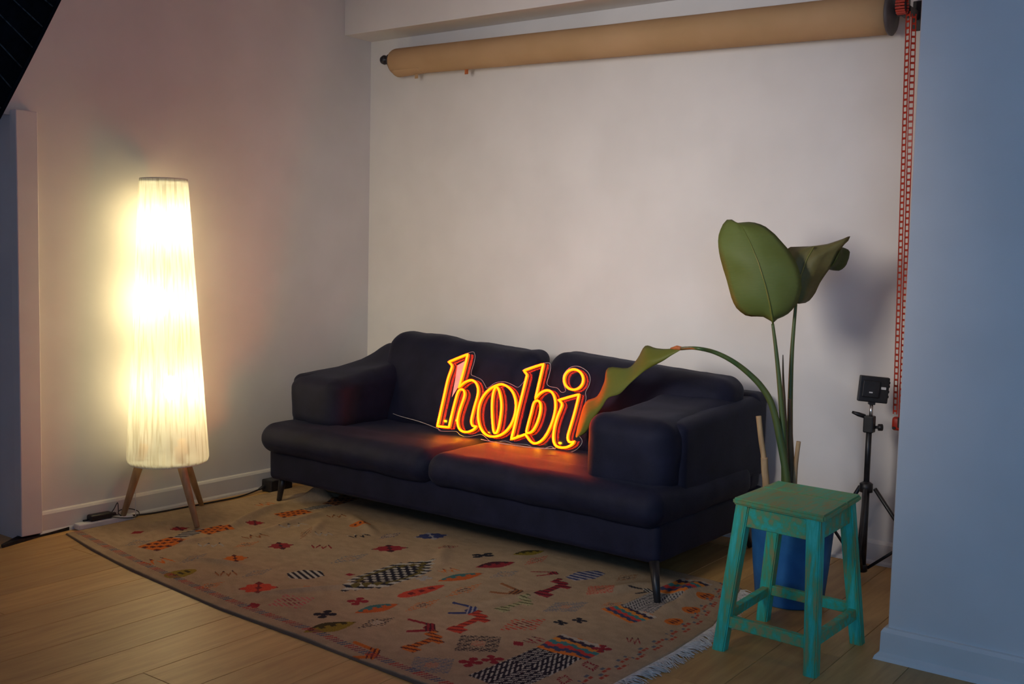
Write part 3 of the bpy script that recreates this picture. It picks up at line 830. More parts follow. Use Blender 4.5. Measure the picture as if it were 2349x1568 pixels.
g2 = N.new('ShaderNodeBsdfGlossy'); g2.inputs['Roughness'].default_value = 0.15
fr_ = N.new('ShaderNodeFresnel'); fr_.inputs['IOR'].default_value = 1.45
mx = N.new('ShaderNodeMixShader')
L.new(fr_.outputs[0], mx.inputs[0]); L.new(g1.outputs[0], mx.inputs[1]); L.new(g2.outputs[0], mx.inputs[2])
L.new(mx.outputs[0], N['Material Output'].inputs['Surface'])
def slab(name, uv, d0, d1, m, parent, sub=4):
    pts = catmull([(a, b_, 0) for a, b_ in uv], sub, True) if sub > 1 else [Vector((a, b_, 0)) for a, b_ in uv]
    bm = bmesh.new()
    A = [bm.verts.new(P0 + U * p.x + VV * p.y + NN * d0) for p in pts]
    B = [bm.verts.new(P0 + U * p.x + VV * p.y + NN * d1) for p in pts]
    bm.faces.new(A); bm.faces.new(B[::-1])
    for i in range(len(pts)):
        j = (i + 1) % len(pts)
        bm.faces.new((A[i], A[j], B[j], B[i]))
    return from_bm(name, bm, m, parent)
slab('backing_plate', LET['plate'], -0.023, -0.018, glass, sign)
M['wedge'] = add_noise_color(mat('pale_wedge', (0.55, 0.53, 0.52), 0.5), (0.5, 0.48, 0.47), (0.6, 0.58, 0.57), 30, 2)  # pale grey wedge laid before the plate inside the h
slab('wedge_patch', LET['wedge'], -0.0172, -0.0164, M['wedge'], sign, 1)
# milky edge of the acrylic
ed = catmull([(a, b_, 0) for a, b_ in LET['plate']], 4, True)
tube('plate_edge', [P0 + U * p.x + VV * p.y - NN * 0.0205 for p in ed], 0.0012, M['clear_cord'], sign, 5, closed=True)
wire = tag(empty('sign_wire', (3.9, 3.3, 0.42)), 'thin clear wire trailing over the sofa seat from the neon sign', 'wire')
tube('wire_run', catmull([(4.05, 3.78, 0.452), (4.00, 3.66, 0.445), (3.97, 3.50, 0.438), (3.93, 3.38, 0.433), (3.875, 3.27, 0.432)], 6), 0.0017, M['clear_cord'], wire, 6)
tube('wire_loop', catmull([(3.80, 2.96, 0.432), (3.775, 2.86, 0.434), (3.775, 2.75, 0.434), (3.80, 2.64, 0.432), (3.85, 2.58, 0.432)], 6), 0.0017, M['clear_cord'], wire, 6)

# ------------------------------------------------------------------ green stool
def paint(name, stretch, lo, hi, worn=(0.20, 0.17, 0.07)):
    m = mat(name, (0.02, 0.3, 0.25), 0.55)
    N, L, b = nodes(m)
    tc = N.new('ShaderNodeTexCoord'); mp = N.new('ShaderNodeMapping'); mp.inputs['Scale'].default_value = stretch
    L.new(tc.outputs['Object'], mp.inputs['Vector'])
    n1 = N.new('ShaderNodeTexNoise'); n1.inputs['Scale'].default_value = 21; n1.inputs['Detail'].default_value = 6; n1.inputs['Roughness'].default_value = 0.65
    n2 = N.new('ShaderNodeTexNoise'); n2.inputs['Scale'].default_value = 5; n2.inputs['Detail'].default_value = 3
    L.new(mp.outputs[0], n1.inputs['Vector']); L.new(tc.outputs['Object'], n2.inputs['Vector'])
    r = N.new('ShaderNodeValToRGB'); cr = r.color_ramp
    cr.elements[0].position = lo; cr.elements[0].color = (*worn, 1)
    cr.elements[1].position = hi; cr.elements[1].color = (0.028, 0.50, 0.38, 1)
    e = cr.elements.new((lo + hi) / 2); e.color = (0.085, 0.39, 0.19, 1)
    e = cr.elements.new(min(0.99, hi + 0.12)); e.color = (0.05, 0.60, 0.50, 1)
    ad = N.new('ShaderNodeMath'); ad.operation = 'ADD'
    hf = N.new('ShaderNodeMath'); hf.operation = 'MULTIPLY_ADD'; hf.inputs[1].default_value = 0.5; hf.inputs[2].default_value = -0.25
    L.new(n2.outputs['Fac'], hf.inputs[0]); L.new(n1.outputs['Fac'], ad.inputs[0]); L.new(hf.outputs[0], ad.inputs[1])
    L.new(ad.outputs[0], r.inputs['Fac']); L.new(r.outputs[0], b.inputs['Base Color'])
    bp = N.new('ShaderNodeBump'); bp.inputs['Strength'].default_value = 0.3; bp.inputs['Distance'].default_value = 0.003
    L.new(n1.outputs['Fac'], bp.inputs['Height']); L.new(bp.outputs[0], b.inputs['Normal'])
    return m
M['paint_leg'] = paint('worn_teal_paint_leg', (3.0, 3.0, 0.35), 0.33, 0.55, (0.32, 0.30, 0.12))
M['paint_top'] = paint('worn_teal_paint_top', (0.5, 2.2, 2.2), 0.36, 0.80, (0.26, 0.28, 0.10))
M['paint_rail'] = paint('worn_teal_paint_rail', (1.6, 1.6, 1.6), 0.36, 0.62, (0.32, 0.30, 0.12))
stool = tag(empty('stool', (3.335, 1.28, 0)), 'worn turquoise painted wooden stool in front of the potted plant', 'stool')
TOPC = dict(F=(3.138, 1.108), L=(3.180, 1.432), Rr=(3.522, 1.122), B=(3.545, 1.428))
def quad_slab(name, pts, z0, z1, m, parent, bev=0.005):
    bm = bmesh.new()
    A = [bm.verts.new((p[0], p[1], z0)) for p in pts]; B = [bm.verts.new((p[0], p[1], z1)) for p in pts]
    bm.faces.new(A[::-1]); bm.faces.new(B)
    k = len(pts)
    for i in range(k):
        bm.faces.new((A[i], A[(i + 1) % k], B[(i + 1) % k], B[i]))
    bmesh.ops.recalc_face_normals(bm, faces=bm.faces)
    bmesh.ops.bevel(bm, geom=[e for e in bm.edges], offset=bev, segments=2, affect='EDGES')
    return from_bm(name, bm, m, parent)
def lp(a, b_, t): return (a[0] + (b_[0] - a[0]) * t, a[1] + (b_[1] - a[1]) * t)
f, l, rr_, bb = TOPC['F'], TOPC['L'], TOPC['Rr'], TOPC['B']
quad_slab('top_board', [f, lp(f, rr_, 0.615), lp(l, bb, 0.615), l], 0.484, 0.506, M['paint_top'], stool, 0.006)
quad_slab('top_board', [lp(f, rr_, 0.620), rr_, bb, lp(l, bb, 0.620)], 0.484, 0.506, M['paint_top'], stool, 0.006)
FEET = dict(F=(3.140, 1.128), L=(3.163, 1.446), Rr=(3.515, 1.110), B=(3.528, 1.452))
TOPS = dict(F=(3.176, 1.150), L=(3.208, 1.400), Rr=(3.484, 1.158), B=(3.500, 1.400))
def pos(kf, z): return lp(FEET[kf], TOPS[kf], z / 0.484)
for kf in FEET:
    bm = bmesh.new()
    rings = []
    for z, h in ((0.0, 0.0205), (0.25, 0.022), (0.484, 0.023)):
        c = pos(kf, z)
        rings.append([bm.verts.new((c[0] + sx * h, c[1] + sy * h, z)) for sx, sy in ((-1, -1), (1, -1), (1, 1), (-1, 1))])
    bm.faces.new(rings[0][::-1]); bm.faces.new(rings[-1])
    for a, b_ in zip(rings, rings[1:]):
        for j in range(4):
            bm.faces.new((a[j], a[(j + 1) % 4], b_[(j + 1) % 4], b_[j]))
    bmesh.ops.recalc_face_normals(bm, faces=bm.faces)
    bmesh.ops.bevel(bm, geom=[e for e in bm.edges if abs((e.verts[0].co - e.verts[1].co).z) > 0.05], offset=0.004, segments=2, affect='EDGES')
    from_bm('leg', bm, M['paint_leg'], stool)
def rail(name, ka, kb, z0, z1, w, m):
    a0, a1, b0, b1 = pos(ka, z0), pos(ka, z1), pos(kb, z0), pos(kb, z1)
    dx, dy = b0[0] - a0[0], b0[1] - a0[1]
    ln = math.hypot(dx, dy); nx, ny = -dy / ln * w, dx / ln * w
    ex, ey = dx / ln * 0.019, dy / ln * 0.019
    bm = bmesh.new()
    vs = [bm.verts.new(c) for c in ((a0[0] + ex - nx, a0[1] + ey - ny, z0), (a0[0] + ex + nx, a0[1] + ey + ny, z0), (a1[0] + ex + nx, a1[1] + ey + ny, z1), (a1[0] + ex - nx, a1[1] + ey - ny, z1),
                                    (b0[0] - ex - nx, b0[1] - ey - ny, z0), (b0[0] - ex + nx, b0[1] - ey + ny, z0), (b1[0] - ex + nx, b1[1] - ey + ny, z1), (b1[0] - ex - nx, b1[1] - ey - ny, z1))]
    for q in ((0, 1, 2, 3), (7, 6, 5, 4), (0, 4, 5, 1), (1, 5, 6, 2), (2, 6, 7, 3), (3, 7, 4, 0)):
        bm.faces.new([vs[i] for i in q])
    bmesh.ops.recalc_face_normals(bm, faces=bm.faces)
    bmesh.ops.bevel(bm, geom=list(bm.edges), offset=0.002, segments=1, affect='EDGES')
    from_bm(name, bm, m, stool)
for ka, kb in (('F', 'L'), ('F', 'Rr'), ('L', 'B'), ('Rr', 'B')):
    rail('apron', ka, kb, 0.415, 0.484, 0.012, M['paint_rail'])
for ka, kb, z in (('F', 'L', 0.098), ('F', 'Rr', 0.105), ('L', 'B', 0.112), ('Rr', 'B', 0.118)):
    rail('stretcher', ka, kb, z - 0.018, z + 0.018, 0.012, M['paint_rail'])

# ------------------------------------------------------------------ potted plant
PC = Vector((3.80, 1.465, 0))
DD = Vector((0.933, 0.360, 0)); RR = Vector((0.360, -0.933, 0))
def pp(a, z, d=0.0): return PC + RR * float(a) + DD * float(d) + Vector((0, 0, float(z)))
plant = tag(empty('potted_plant', PC), 'large leaved green plant in a blue pot behind the turquoise stool', 'plant')
M['pot'] = add_noise_color(mat('blue_pot', (0.02, 0.10, 0.26), 0.6), (0.018, 0.14, 0.40), (0.035, 0.21, 0.52), 10, 4, bump=0.2, bump_scale=150)
M['soil'] = add_noise_color(mat('soil', (0.03, 0.018, 0.012), 0.95), (0.015, 0.009, 0.006), (0.06, 0.035, 0.02), 45, 4, bump=0.8, bump_scale=90)
lathe('pot', [(0.118, 0.0), (0.126, 0.006), (0.140, 0.14), (0.152, 0.292), (0.156, 0.302), (0.153, 0.310), (0.144, 0.306), (0.140, 0.268)], M['pot'], plant, 40, PC)
lathe('soil', [(0.139, 0.255), (0.138, 0.272), (0.10, 0.281), (0.04, 0.285), (0.004, 0.286)], M['soil'], plant, 28, PC)
def leafmat(name, c1, c2, wave=60, trans=0.2):
    m = mat(name, c1, 0.6)
    N, L, b = nodes(m)
    tc = N.new('ShaderNodeTexCoord')
    n1 = N.new('ShaderNodeTexNoise'); n1.inputs['Scale'].default_value = 6; n1.inputs['Detail'].default_value = 4
    wv_ = N.new('ShaderNodeTexWave'); wv_.inputs['Scale'].default_value = wave; wv_.inputs['Distortion'].default_value = 1.2
    wv_.bands_direction = 'Z'
    L.new(tc.outputs['Object'], n1.inputs['Vector']); L.new(tc.outputs['Object'], wv_.inputs['Vector'])
    r = N.new('ShaderNodeValToRGB')
    r.color_ramp.elements[0].position = 0.3; r.color_ramp.elements[0].color = (*c1, 1)
    r.color_ramp.elements[1].position = 0.7; r.color_ramp.elements[1].color = (*c2, 1)
    L.new(n1.outputs['Fac'], r.inputs['Fac'])
    mixc = N.new('ShaderNodeMixRGB'); mixc.blend_type = 'MULTIPLY'; mixc.inputs['Fac'].default_value = 0.18
    L.new(r.outputs[0], mixc.inputs['Color1']); L.new(wv_.outputs['Color'], mixc.inputs['Color2'])
    L.new(mixc.outputs[0], b.inputs['Base Color'])
    bp = N.new('ShaderNodeBump'); bp.inputs['Strength'].default_value = 0.15; bp.inputs['Distance'].default_value = 0.002
    L.new(wv_.outputs['Fac'], bp.inputs['Height']); L.new(bp.outputs[0], b.inputs['Normal'])
    t = N.new('ShaderNodeBsdfTranslucent'); L.new(r.outputs[0], t.inputs['Color'])
    mxs = N.new('ShaderNodeMixShader'); mxs.inputs[0].default_value = trans
    L.new(b.outputs[0], mxs.inputs[1]); L.new(t.outputs[0], mxs.inputs[2]); L.new(mxs.outputs[0], N['Material Output'].inputs['Surface'])
    return m
M['leaf_a'] = leafmat('leaf_green', (0.15, 0.19, 0.03), (0.175, 0.235, 0.065))
M['leaf_b'] = leafmat('leaf_brown_green', (0.18, 0.16, 0.05), (0.25, 0.23, 0.09))
M['leaf_c'] = leafmat('leaf_olive', (0.17, 0.17, 0.015), (0.15, 0.18, 0.03))
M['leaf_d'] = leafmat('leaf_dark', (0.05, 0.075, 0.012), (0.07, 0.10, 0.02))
M['stem'] = add_noise_color(mat('green_stem', (0.05, 0.10, 0.03), 0.45), (0.045, 0.095, 0.03), (0.10, 0.13, 0.035), 7, 4, stretch=(3, 3, 0.6))
M['stem_brown'] = add_noise_color(mat('brown_sheath', (0.16, 0.09, 0.04), 0.7), (0.10, 0.06, 0.025), (0.22, 0.13, 0.06), 14, 4, stretch=(3, 3, 0.4))
M['dead'] = add_noise_color(mat('dry_stalk', (0.42, 0.27, 0.13), 0.75), (0.32, 0.19, 0.09), (0.50, 0.34, 0.18), 16, 4, stretch=(3, 3, 0.5))
M['rib'] = add_noise_color(mat('leaf_rib', (0.20, 0.20, 0.04), 0.5), (0.14, 0.17, 0.03), (0.26, 0.22, 0.05), 9, 3)
M['rust'] = add_noise_color(mat('rust_spot', (0.45, 0.12, 0.03), 0.6), (0.35, 0.09, 0.02), (0.55, 0.16, 0.05), 30, 3)
def resample(pts, n):
    P_ = np.array(pts, float)
    s = np.r_[0, np.cumsum(np.hypot(*np.diff(P_, axis=0).T))]
    q = np.linspace(0, s[-1], n)
    return np.stack([np.interp(q, s, P_[:, 0]), np.interp(q, s, P_[:, 1])], 1)
def blade(name, left, mid, right, m, parent, depth, n=26, k=6):
    """leaf blade spanned between two margins and the midrib; depth(t, w) bends it out of its plane"""
    Lr, Mr, Rr2 = resample(left, n), resample(mid, n), resample(right, n)
    bm = bmesh.new(); rows = []
    for i in range(n):
        t = i / (n - 1); row = []
        for j in range(-k, k + 1):
            w = j / k
            e = Lr[i] if w < 0 else Rr2[i]
            p_ = Mr[i] * (1 - abs(w)) + e * abs(w)
            row.append(bm.verts.new(pp(p_[0], p_[1], depth(t, w))))
        rows.append(row)
    for a, b_ in zip(rows, rows[1:]):
        for j in range(2 * k):
            try: bm.faces.new((a[j], a[j + 1], b_[j + 1], b_[j]))
            except ValueError: pass
    bmesh.ops.remove_doubles(bm, verts=bm.verts, dist=0.0004)
    o = from_bm(name, bm, m, parent, True)
    sd = o.modifiers.new('thickness', 'SOLIDIFY'); sd.thickness = 0.0012
    return o
L1 = [(-0.102,1.047),(-0.116,1.055),(-0.132,1.068),(-0.153,1.070),(-0.180,1.068),(-0.208,1.073),(-0.236,1.095),(-0.254,1.126),(-0.263,1.157),(-0.277,1.203),(-0.294,1.249),(-0.308,1.296),(-0.316,1.342),(-0.315,1.379),(-0.301,1.417),(-0.285,1.435),(-0.271,1.431),(-0.252,1.419),(-0.234,1.421),(-0.204,1.423),(-0.173,1.418),(-0.143,1.404),(-0.109,1.377),(-0.084,1.350),(-0.059,1.323),(-0.036,1.289),(-0.020,1.256),(-0.010,1.220),(-0.005,1.189),(-0.010,1.152),(-0.020,1.124),(-0.037,1.096),(-0.060,1.074),(-0.083,1.068),(-0.093,1.054)]
MID1 = [(-0.102,1.047),(-0.115,1.115),(-0.134,1.189),(-0.161,1.268),(-0.194,1.341),(-0.227,1.399),(-0.250,1.419)]
dep1 = lambda t, w: -0.03 + 0.05 * w * w - 0.05 * math.sin(PI * t) + 0.10 * max(0, t - 0.6) ** 1.5 + 0.006 * math.sin(t * 19 + 3 * w) * abs(w)
lf1 = blade('leaf', L1[:18], MID1, (L1[17:] + [L1[0]])[::-1], M['leaf_a'], plant, dep1)
tube('midrib', [pp(a, z, dep1(t, 0) - 0.002) for t, (a, z) in zip(np.linspace(0, 1, 24), resample(MID1, 24))], [0.0042 * (1 - 0.85 * t) for t in np.linspace(0, 1, 24)], M['rib'], lf1, 6)
L2 = [(-0.060,1.333),(0.027,1.338),(0.081,1.347),(0.122,1.362),(0.151,1.374),(0.162,1.384),(0.161,1.368),(0.152,1.356),(0.135,1.340),(0.121,1.309),(0.108,1.275),(0.091,1.251),(0.074,1.224),(0.058,1.195),(0.047,1.164),(0.030,1.135),(0.013,1.122),(-0.008,1.118),(-0.043,1.136),(-0.069,1.182),(-0.078,1.245),(-0.074,1.301)]
MID2 = [(-0.021,1.121),(-0.016,1.177),(-0.010,1.228),(0.008,1.288),(0.033,1.337)]
dep2 = lambda t, w: 0.07 + 0.06 * w * w - 0.03 * math.sin(PI * t) + 0.008 * math.sin(9 * w + 4 * t)
lf2 = blade('leaf', L2[17:] + [L2[0], L2[1]], MID2, L2[1:18][::-1], M['leaf_b'], plant, dep2)
tube('midrib', [pp(a, z, dep2(t, 0) - 0.003) for t, (a, z) in zip(np.linspace(0, 1, 16), resample(MID2, 16))], [0.0042 * (1 - 0.5 * t) for t in np.linspace(0, 1, 16)], M['rib'], lf2, 6)
CURL_L = [(0.091,1.251),(0.108,1.278),(0.121,1.309),(0.135,1.337)]
CURL_R = [(0.091,1.251),(0.109,1.247),(0.133,1.247),(0.153,1.266),(0.163,1.298),(0.165,1.324),(0.153,1.331),(0.135,1.337)]
CURL_M = [(0.091,1.251),(0.120,1.268),(0.140,1.300),(0.135,1.337)]
blade('leaf_curl', CURL_L, CURL_M, CURL_R, M['leaf_d'], lf2, lambda t, w: 0.125 - 0.03 * math.sin(PI * t) * (1 - w) * 0.6 + 0.02 * w, 14, 4)
L3 = [(3.800,1.952,0.927, 3.800,1.956,0.917), (3.818,2.030,0.914, 3.795,1.997,0.891), (3.836,2.090,0.912, 3.789,2.032,0.866), (3.854,2.151,0.916, 3.784,2.074,0.842),
      (3.858,2.188,0.860, 3.788,2.120,0.814), (3.863,2.235,0.817, 3.793,2.184,0.760), (3.867,2.334,0.809, 3.797,2.233,0.713), (3.872,2.354,0.747, 3.802,2.290,0.690),
      (3.876,2.390,0.681, 3.806,2.323,0.644), (3.881,2.452,0.648, 3.811,2.363,0.592), (3.885,2.485,0.561, 3.815,2.401,0.531), (3.890,2.500,0.510, 3.820,2.437,0.507)]
ups = catmull([q[:3] for q in L3], 4); los = catmull([q[3:] for q in L3], 4)
bm = bmesh.new(); rows = []
for i, (a, b_) in enumerate(zip(ups, los)):
    t = i / (len(ups) - 1)
    row = []
    for j in range(9):
        w = j / 8
        p_ = a.lerp(b_, w)
        p_ += Vector((-0.035, -0.01, -0.012)) * math.sin(PI * w) * min(1, t * 4) * (0.7 + 0.3 * math.sin(9 * t))
        row.append(bm.verts.new(p_))
    rows.append(row)
for a, b_ in zip(rows, rows[1:]):
    for j in range(8):
        bm.faces.new((a[j], a[j + 1], b_[j + 1], b_[j]))
lf3 = from_bm('leaf', bm, M['leaf_c'], plant, True)
sd = lf3.modifiers.new('thickness', 'SOLIDIFY'); sd.thickness = 0.0012
def stem(name, pts, d, r0, r1, m, zb=0.27, a0=None):
    P_ = [pp(a, z, d) for a, z in pts]
    b0 = pp(pts[0][0] if a0 is None else a0, zb, d)
    P_ = catmull([b0] + P_, 6)
    return tube(name, P_, list(np.linspace(r0, r1, len(P_))), m, plant, 10)
stem('stem', [(-0.034,0.446),(-0.047,0.627),(-0.065,0.790),(-0.085,0.936),(-0.103,1.046)], -0.03, 0.0155, 0.0055, M['stem'])
stem('stem', [(-0.016,0.434),(-0.024,0.618),(-0.029,0.784),(-0.030,0.950),(-0.024,1.120)], 0.06, 0.0155, 0.0060, M['stem'])
P3 = [pp(-0.018, 0.27, -0.045), pp(-0.025, 0.449, -0.045), pp(-0.057, 0.612, -0.045)] + [pp(a, z, d_) for a, z, d_ in ((-0.091, 0.741, -.05), (-0.132, 0.812, -.06), (-0.187, 0.867, -.075), (-0.245, 0.910, -.10), (-0.310, 0.940, -.12), (-0.376, 0.952, -.14))] + [Vector((3.800, 1.954, 0.922))]
P3 = catmull(P3, 6)
s3 = tube('stem', P3, list(np.interp(np.linspace(0, 1, len(P3)), [0, 0.35, 0.9, 1], [0.015, 0.0125, 0.0065, 0.0075])), M['stem'], plant, 10)
tube('node', [P3[-1], P3[-1] + Vector((0.004, 0.024, 0.001)), P3[-1] + Vector((0.010, 0.055, -0.004))], [0.0075, 0.0095, 0.003], M['rust'], s3, 8)
stem('leaf_spear', [(-0.026,0.456),(-0.047,0.720),(-0.057,0.836),(-0.062,0.929)], 0.015, 0.012, 0.0015, M['stem_brown'])
stem('sheath', [(-0.009,0.449),(-0.021,0.622),(-0.031,0.763)], 0.02, 0.016, 0.006, M['stem_brown'])
stem('dry_stalk', [(-0.101,0.433),(-0.108,0.498),(-0.112,0.547)], -0.05, 0.013, 0.0135, M['dead'])
stem('dry_stalk', [(-0.104,0.45),(-0.114,0.547),(-0.126,0.612),(-0.139,0.701)], -0.045, 0.010, 0.0105, M['dead'])
stem('dry_stalk', [(0.002,0.445),(0.003,0.528),(0.009,0.608)], 0.0, 0.009, 0.0085, M['dead'])

# ------------------------------------------------------------------ light stand with panel
SP = Vector((4.262, 1.342, 0))
stand = tag(empty('light_stand', SP), 'black folding light stand between the potted plant and the pier', 'light stand')
BM_ = M['black_metal']
tube('lower_column', [SP + Vector((0, 0, 0.035)), SP + Vector((0, 0, 0.40))], 0.0145, BM_, stand, 14)
tube('upper_column', [SP + Vector((0, 0, 0.36)), SP + Vector((0, 0, 0.66))], 0.0115, BM_, stand, 14)
lathe('leg_collar', [(0.016, 0.355), (0.026, 0.358), (0.026, 0.392), (0.016, 0.398)], M['black_plastic'], stand, 16, SP)
lathe('foot_collar', [(0.015, 0.028), (0.021, 0.032), (0.021, 0.056), (0.015, 0.060)], M['black_plastic'], stand, 16, SP)
for a, rad_ in ((R(-62), 0.285), (R(62), 0.275), (R(193), 0.285)):
    dv = Vector((math.cos(a), math.sin(a), 0))
    if dv.x > 0.3: rad_ = min(rad_, (4.478 - SP.x) / dv.x)
    foot = SP + dv * rad_ + Vector((0, 0, 0.012))
    hinge = SP + dv * 0.034 + Vector((0, 0, 0.372))
    lg = tube('leg', [hinge, foot], 0.0085, BM_, stand, 10)
    lathe('foot_cap', [(0.009, 0.0), (0.012, 0.004), (0.012, 0.02), (0.009, 0.024)], M['black_plastic'], lg, 10, foot - Vector((0, 0, 0.012)))
    tube('brace', [SP + dv * 0.02 + Vector((0, 0, 0.044)), hinge.lerp(foot, 0.58)], 0.0065, BM_, stand, 8)
bm = bmesh.new(); bm_box(bm, SP + Vector((-0.020, -0.020, 0.60)), SP + Vector((0.020, 0.020, 0.668)), 0.005, 2)
cl = from_bm('column_clamp', bm, M['black_plastic'], stand)
kd = Vector((0.55, -0.83, 0))
lathe('clamp_knob', [(0.006, 0.0), (0.006, 0.016), (0.014, 0.018), (0.014, 0.034)], M['black_plastic'], cl, 12, SP + kd * 0.018 + Vector((0, 0, 0.622)), kd)
tube('clamp_lever', [SP + Vector((-0.005, 0.018, 0.664)), SP + Vector((-0.02, 0.040, 0.672)), SP + Vector((-0.03, 0.062, 0.680))], [0.009, 0.009, 0.005], M['black_plastic'], cl, 8)
tube('spigot', [SP + Vector((0, -0.004, 0.655)), SP + Vector((0, -0.004, 0.716))], 0.0075, M['steel'], stand, 12)
ledp = tag(empty('led_panel', SP + Vector((0, -0.004, 0.716))), 'small black led light panel on top of the light stand', 'light panel')
lm = Matrix.Translation(SP + Vector((0, -0.004, 0.716))) @ Matrix.Rotation(R(30), 4, 'Z') @ Matrix.Rotation(R(4), 4, 'X')
def lbox(name, lo, hi, m, parent, bev=0.003):
    bm = bmesh.new(); bm_box(bm, lo, hi, bev, 2)
    bmesh.ops.transform(bm, matrix=lm, verts=bm.verts)
    return from_bm(name, bm, m, parent)
LP = M['black_plastic']
bd_ = lbox('body', (-0.014, -0.058, 0.008), (0.010, 0.058, 0.112), LP, ledp, 0.004)
lbox('diffuser', (0.010, -0.053, 0.013), (0.0135, 0.053, 0.107), M['white_plastic'], ledp, 0.001)
lbox('battery_pack', (-0.024, -0.020, 0.028), (-0.014, 0.046, 0.095), LP, bd_, 0.003)
lbox('mount_foot', (-0.010, -0.013, -0.002), (0.010, 0.013, 0.010), LP, ledp, 0.002)
lbox('name_plate', (-0.0245, -0.044, 0.064), (-0.0142, -0.026, 0.074), M['white_plastic'], bd_, 0.001)
lbox('status_strip', (-0.0246, 0.006, 0.046), (-0.0238, 0.020, 0.051), M['white_plastic'], bd_, 0.0003)
for z in (0.036, 0.056, 0.078, 0.092):
    lbox('control_dial', (-0.010, -0.061, z - 0.005), (0.006, -0.057, z + 0.005), LP, bd_, 0.001)

# ------------------------------------------------------------------ backdrop paper roll
roll_o = tag(empty('backdrop_roll', (4.40, 2.74, 2.30)), 'tan paper backdrop roll hanging under the ceiling along the back wall', 'backdrop roll')
RA, RB = Vector((4.40, 4.088, 2.325)), Vector((4.40, 1.385, 2.282))
ax = (RB - RA).normalized()
M['paper'] = add_noise_color(mat('tan_paper', (0.47, 0.30, 0.15), 0.8), (0.44, 0.28, 0.135), (0.50, 0.325, 0.17), 3, 3, stretch=(1, 1, 1), bump=0.05, bump_scale=60)
bm = bmesh.new()
K_ = 40
ln = (RB - RA).length
ex, ey = frame(ax)
rings = []
for i in range(30):
    t = i / 29
    rr0 = 0.0715 + 0.010 * t
    s_ = t
    if i == 0: rr0 -= 0.008; s_ = 0.0
    if i == 1: s_ = 0.006; rr0 -= 0.001
    rings.append([bm.verts.new(RA + ax * ln * s_ + (rr0 + 0.0012 * noise.noise(Vector((t * 9, j * 0.5, 0)))) * (math.cos(2 * PI * j / K_) * ex + math.sin(2 * PI * j / K_) * ey)) for j in range(K_)])
for a, b_ in zip(rings, rings[1:]):
    for j in range(K_):
        bm.faces.new((a[j], a[(j + 1) % K_], b_[(j + 1) % K_], b_[j]))
bm.faces.new(rings[0][::-1]); bm.faces.new(rings[-1])
from_bm('paper_tube', bm, M['paper'], roll_o, True)
# loose outer sheet edge and two tape tabs under the roll
bm = bmesh.new()
rows = []
for i in range(12):
    y_ = 4.07 - 0.20 * i / 11
    lift = 0.010 * (1 - i / 11)
    zc = 2.325 - 0.043 * (4.105 - y_) / 2.72
    rows.append([bm.verts.new((4.40 + (0.0722 + lift * q / 5) * math.cos(R(225 + 12 * q)), y_, zc + (0.0722 + lift * q / 5) * math.sin(R(225 + 12 * q)))) for q in range(6)])
for a, b_ in zip(rows, rows[1:]):
    for j in range(5):
        bm.faces.new((a[j], a[j + 1], b_[j + 1], b_[j]))
o = from_bm('loose_edge', bm, M['paper'], roll_o, True); o.modifiers.new('thickness', 'SOLIDIFY').thickness = 0.0006
for y_, c_ in ((3.925, M['paper']), (3.575, M['rust'])):
    zc = 2.325 - 0.043 * (4.105 - y_) / 2.72 - 0.0725
    box('tape_tab', (4.398, y_ - 0.012, zc - 0.026), (4.3995, y_ + 0.012, zc + 0.006), c_, roll_o, 0.0004, 1)
lathe('crossbar', [(0.014, -0.03), (0.016, 0.0), (0.016, ln + 0.05), (0.014, ln + 0.07)], BM_, roll_o, 16, RA - ax * 0.02, ax)
lathe('end_cap', [(0.010, -0.004), (0.036, 0.0), (0.037, 0.008), (0.012, 0.012)], M['black_plastic'], roll_o, 18, RA - ax * 0.036 + Vector((0, 0, 0.012)), ax)
lathe('clamp_knob', [(0.004, -0.020), (0.020, -0.017), (0.0265, 0.0), (0.022, 0.014), (0.010, 0.020), (0.010, 0.04)], M['black_plastic'], roll_o, 18, RA - ax * 0.078 + Vector((0, 0, 0.018)), ax)
for yy, zz_ in ((RA.y + 0.043, 2.34), (RB.y - 0.075, 2.285)):
    bm = bmesh.new()
    bm_box(bm, (4.40 - 0.012, yy - 0.007, zz_ - 0.018), (BX - 0.001, yy + 0.007, zz_ + 0.018), 0.003, 1)
    bm_box(bm, (BX - 0.006, yy - 0.02, zz_ - 0.06), (BX - 0.001, yy + 0.02, zz_ + 0.06), 0.002, 1)
    from_bm('wall_bracket', bm, M['black_metal'], roll_o)
M['flange'] = add_noise_color(mat('grey_flange', (0.09, 0.085, 0.085), 0.6), (0.07, 0.065, 0.065), (0.11, 0.10, 0.10), 14, 3)
lathe('flange', [(0.02, -0.004), (0.086, -0.002), (0.088, 0.006), (0.080, 0.012), (0.03, 0.018), (0.02, 0.024)], M['flange'], roll_o, 36, RB, ax)
bm = bmesh.new()
dc = RB + ax * 0.062
bm_box(bm, dc + Vector((-0.045, -0.010, -0.022)), dc + Vector((0.02, 0.012, 0.06)), 0.004, 2)
dr = from_bm('chain_drive', bm, M['black_plastic'], roll_o)
M['red_plastic'] = add_noise_color(mat('red_plastic', (0.30, 0.015, 0.008), 0.45), (0.36, 0.018, 0.008), (0.50, 0.035, 0.012), 20, 2)
bm = bmesh.new()
for j in range(16):
    a = 2 * PI * j / 16
    c = Vector((dc.x - 0.058 + 0.030 * math.cos(a), dc.y, dc.z + 0.012 + 0.030 * math.sin(a)))
    bm_box(bm, c - Vector((0.004, 0.018, 0.004)), c + Vector((0.004, 0.018, 0.004)), 0.001, 1)
from_bm('sprocket', bm, M['red_plastic'], dr)

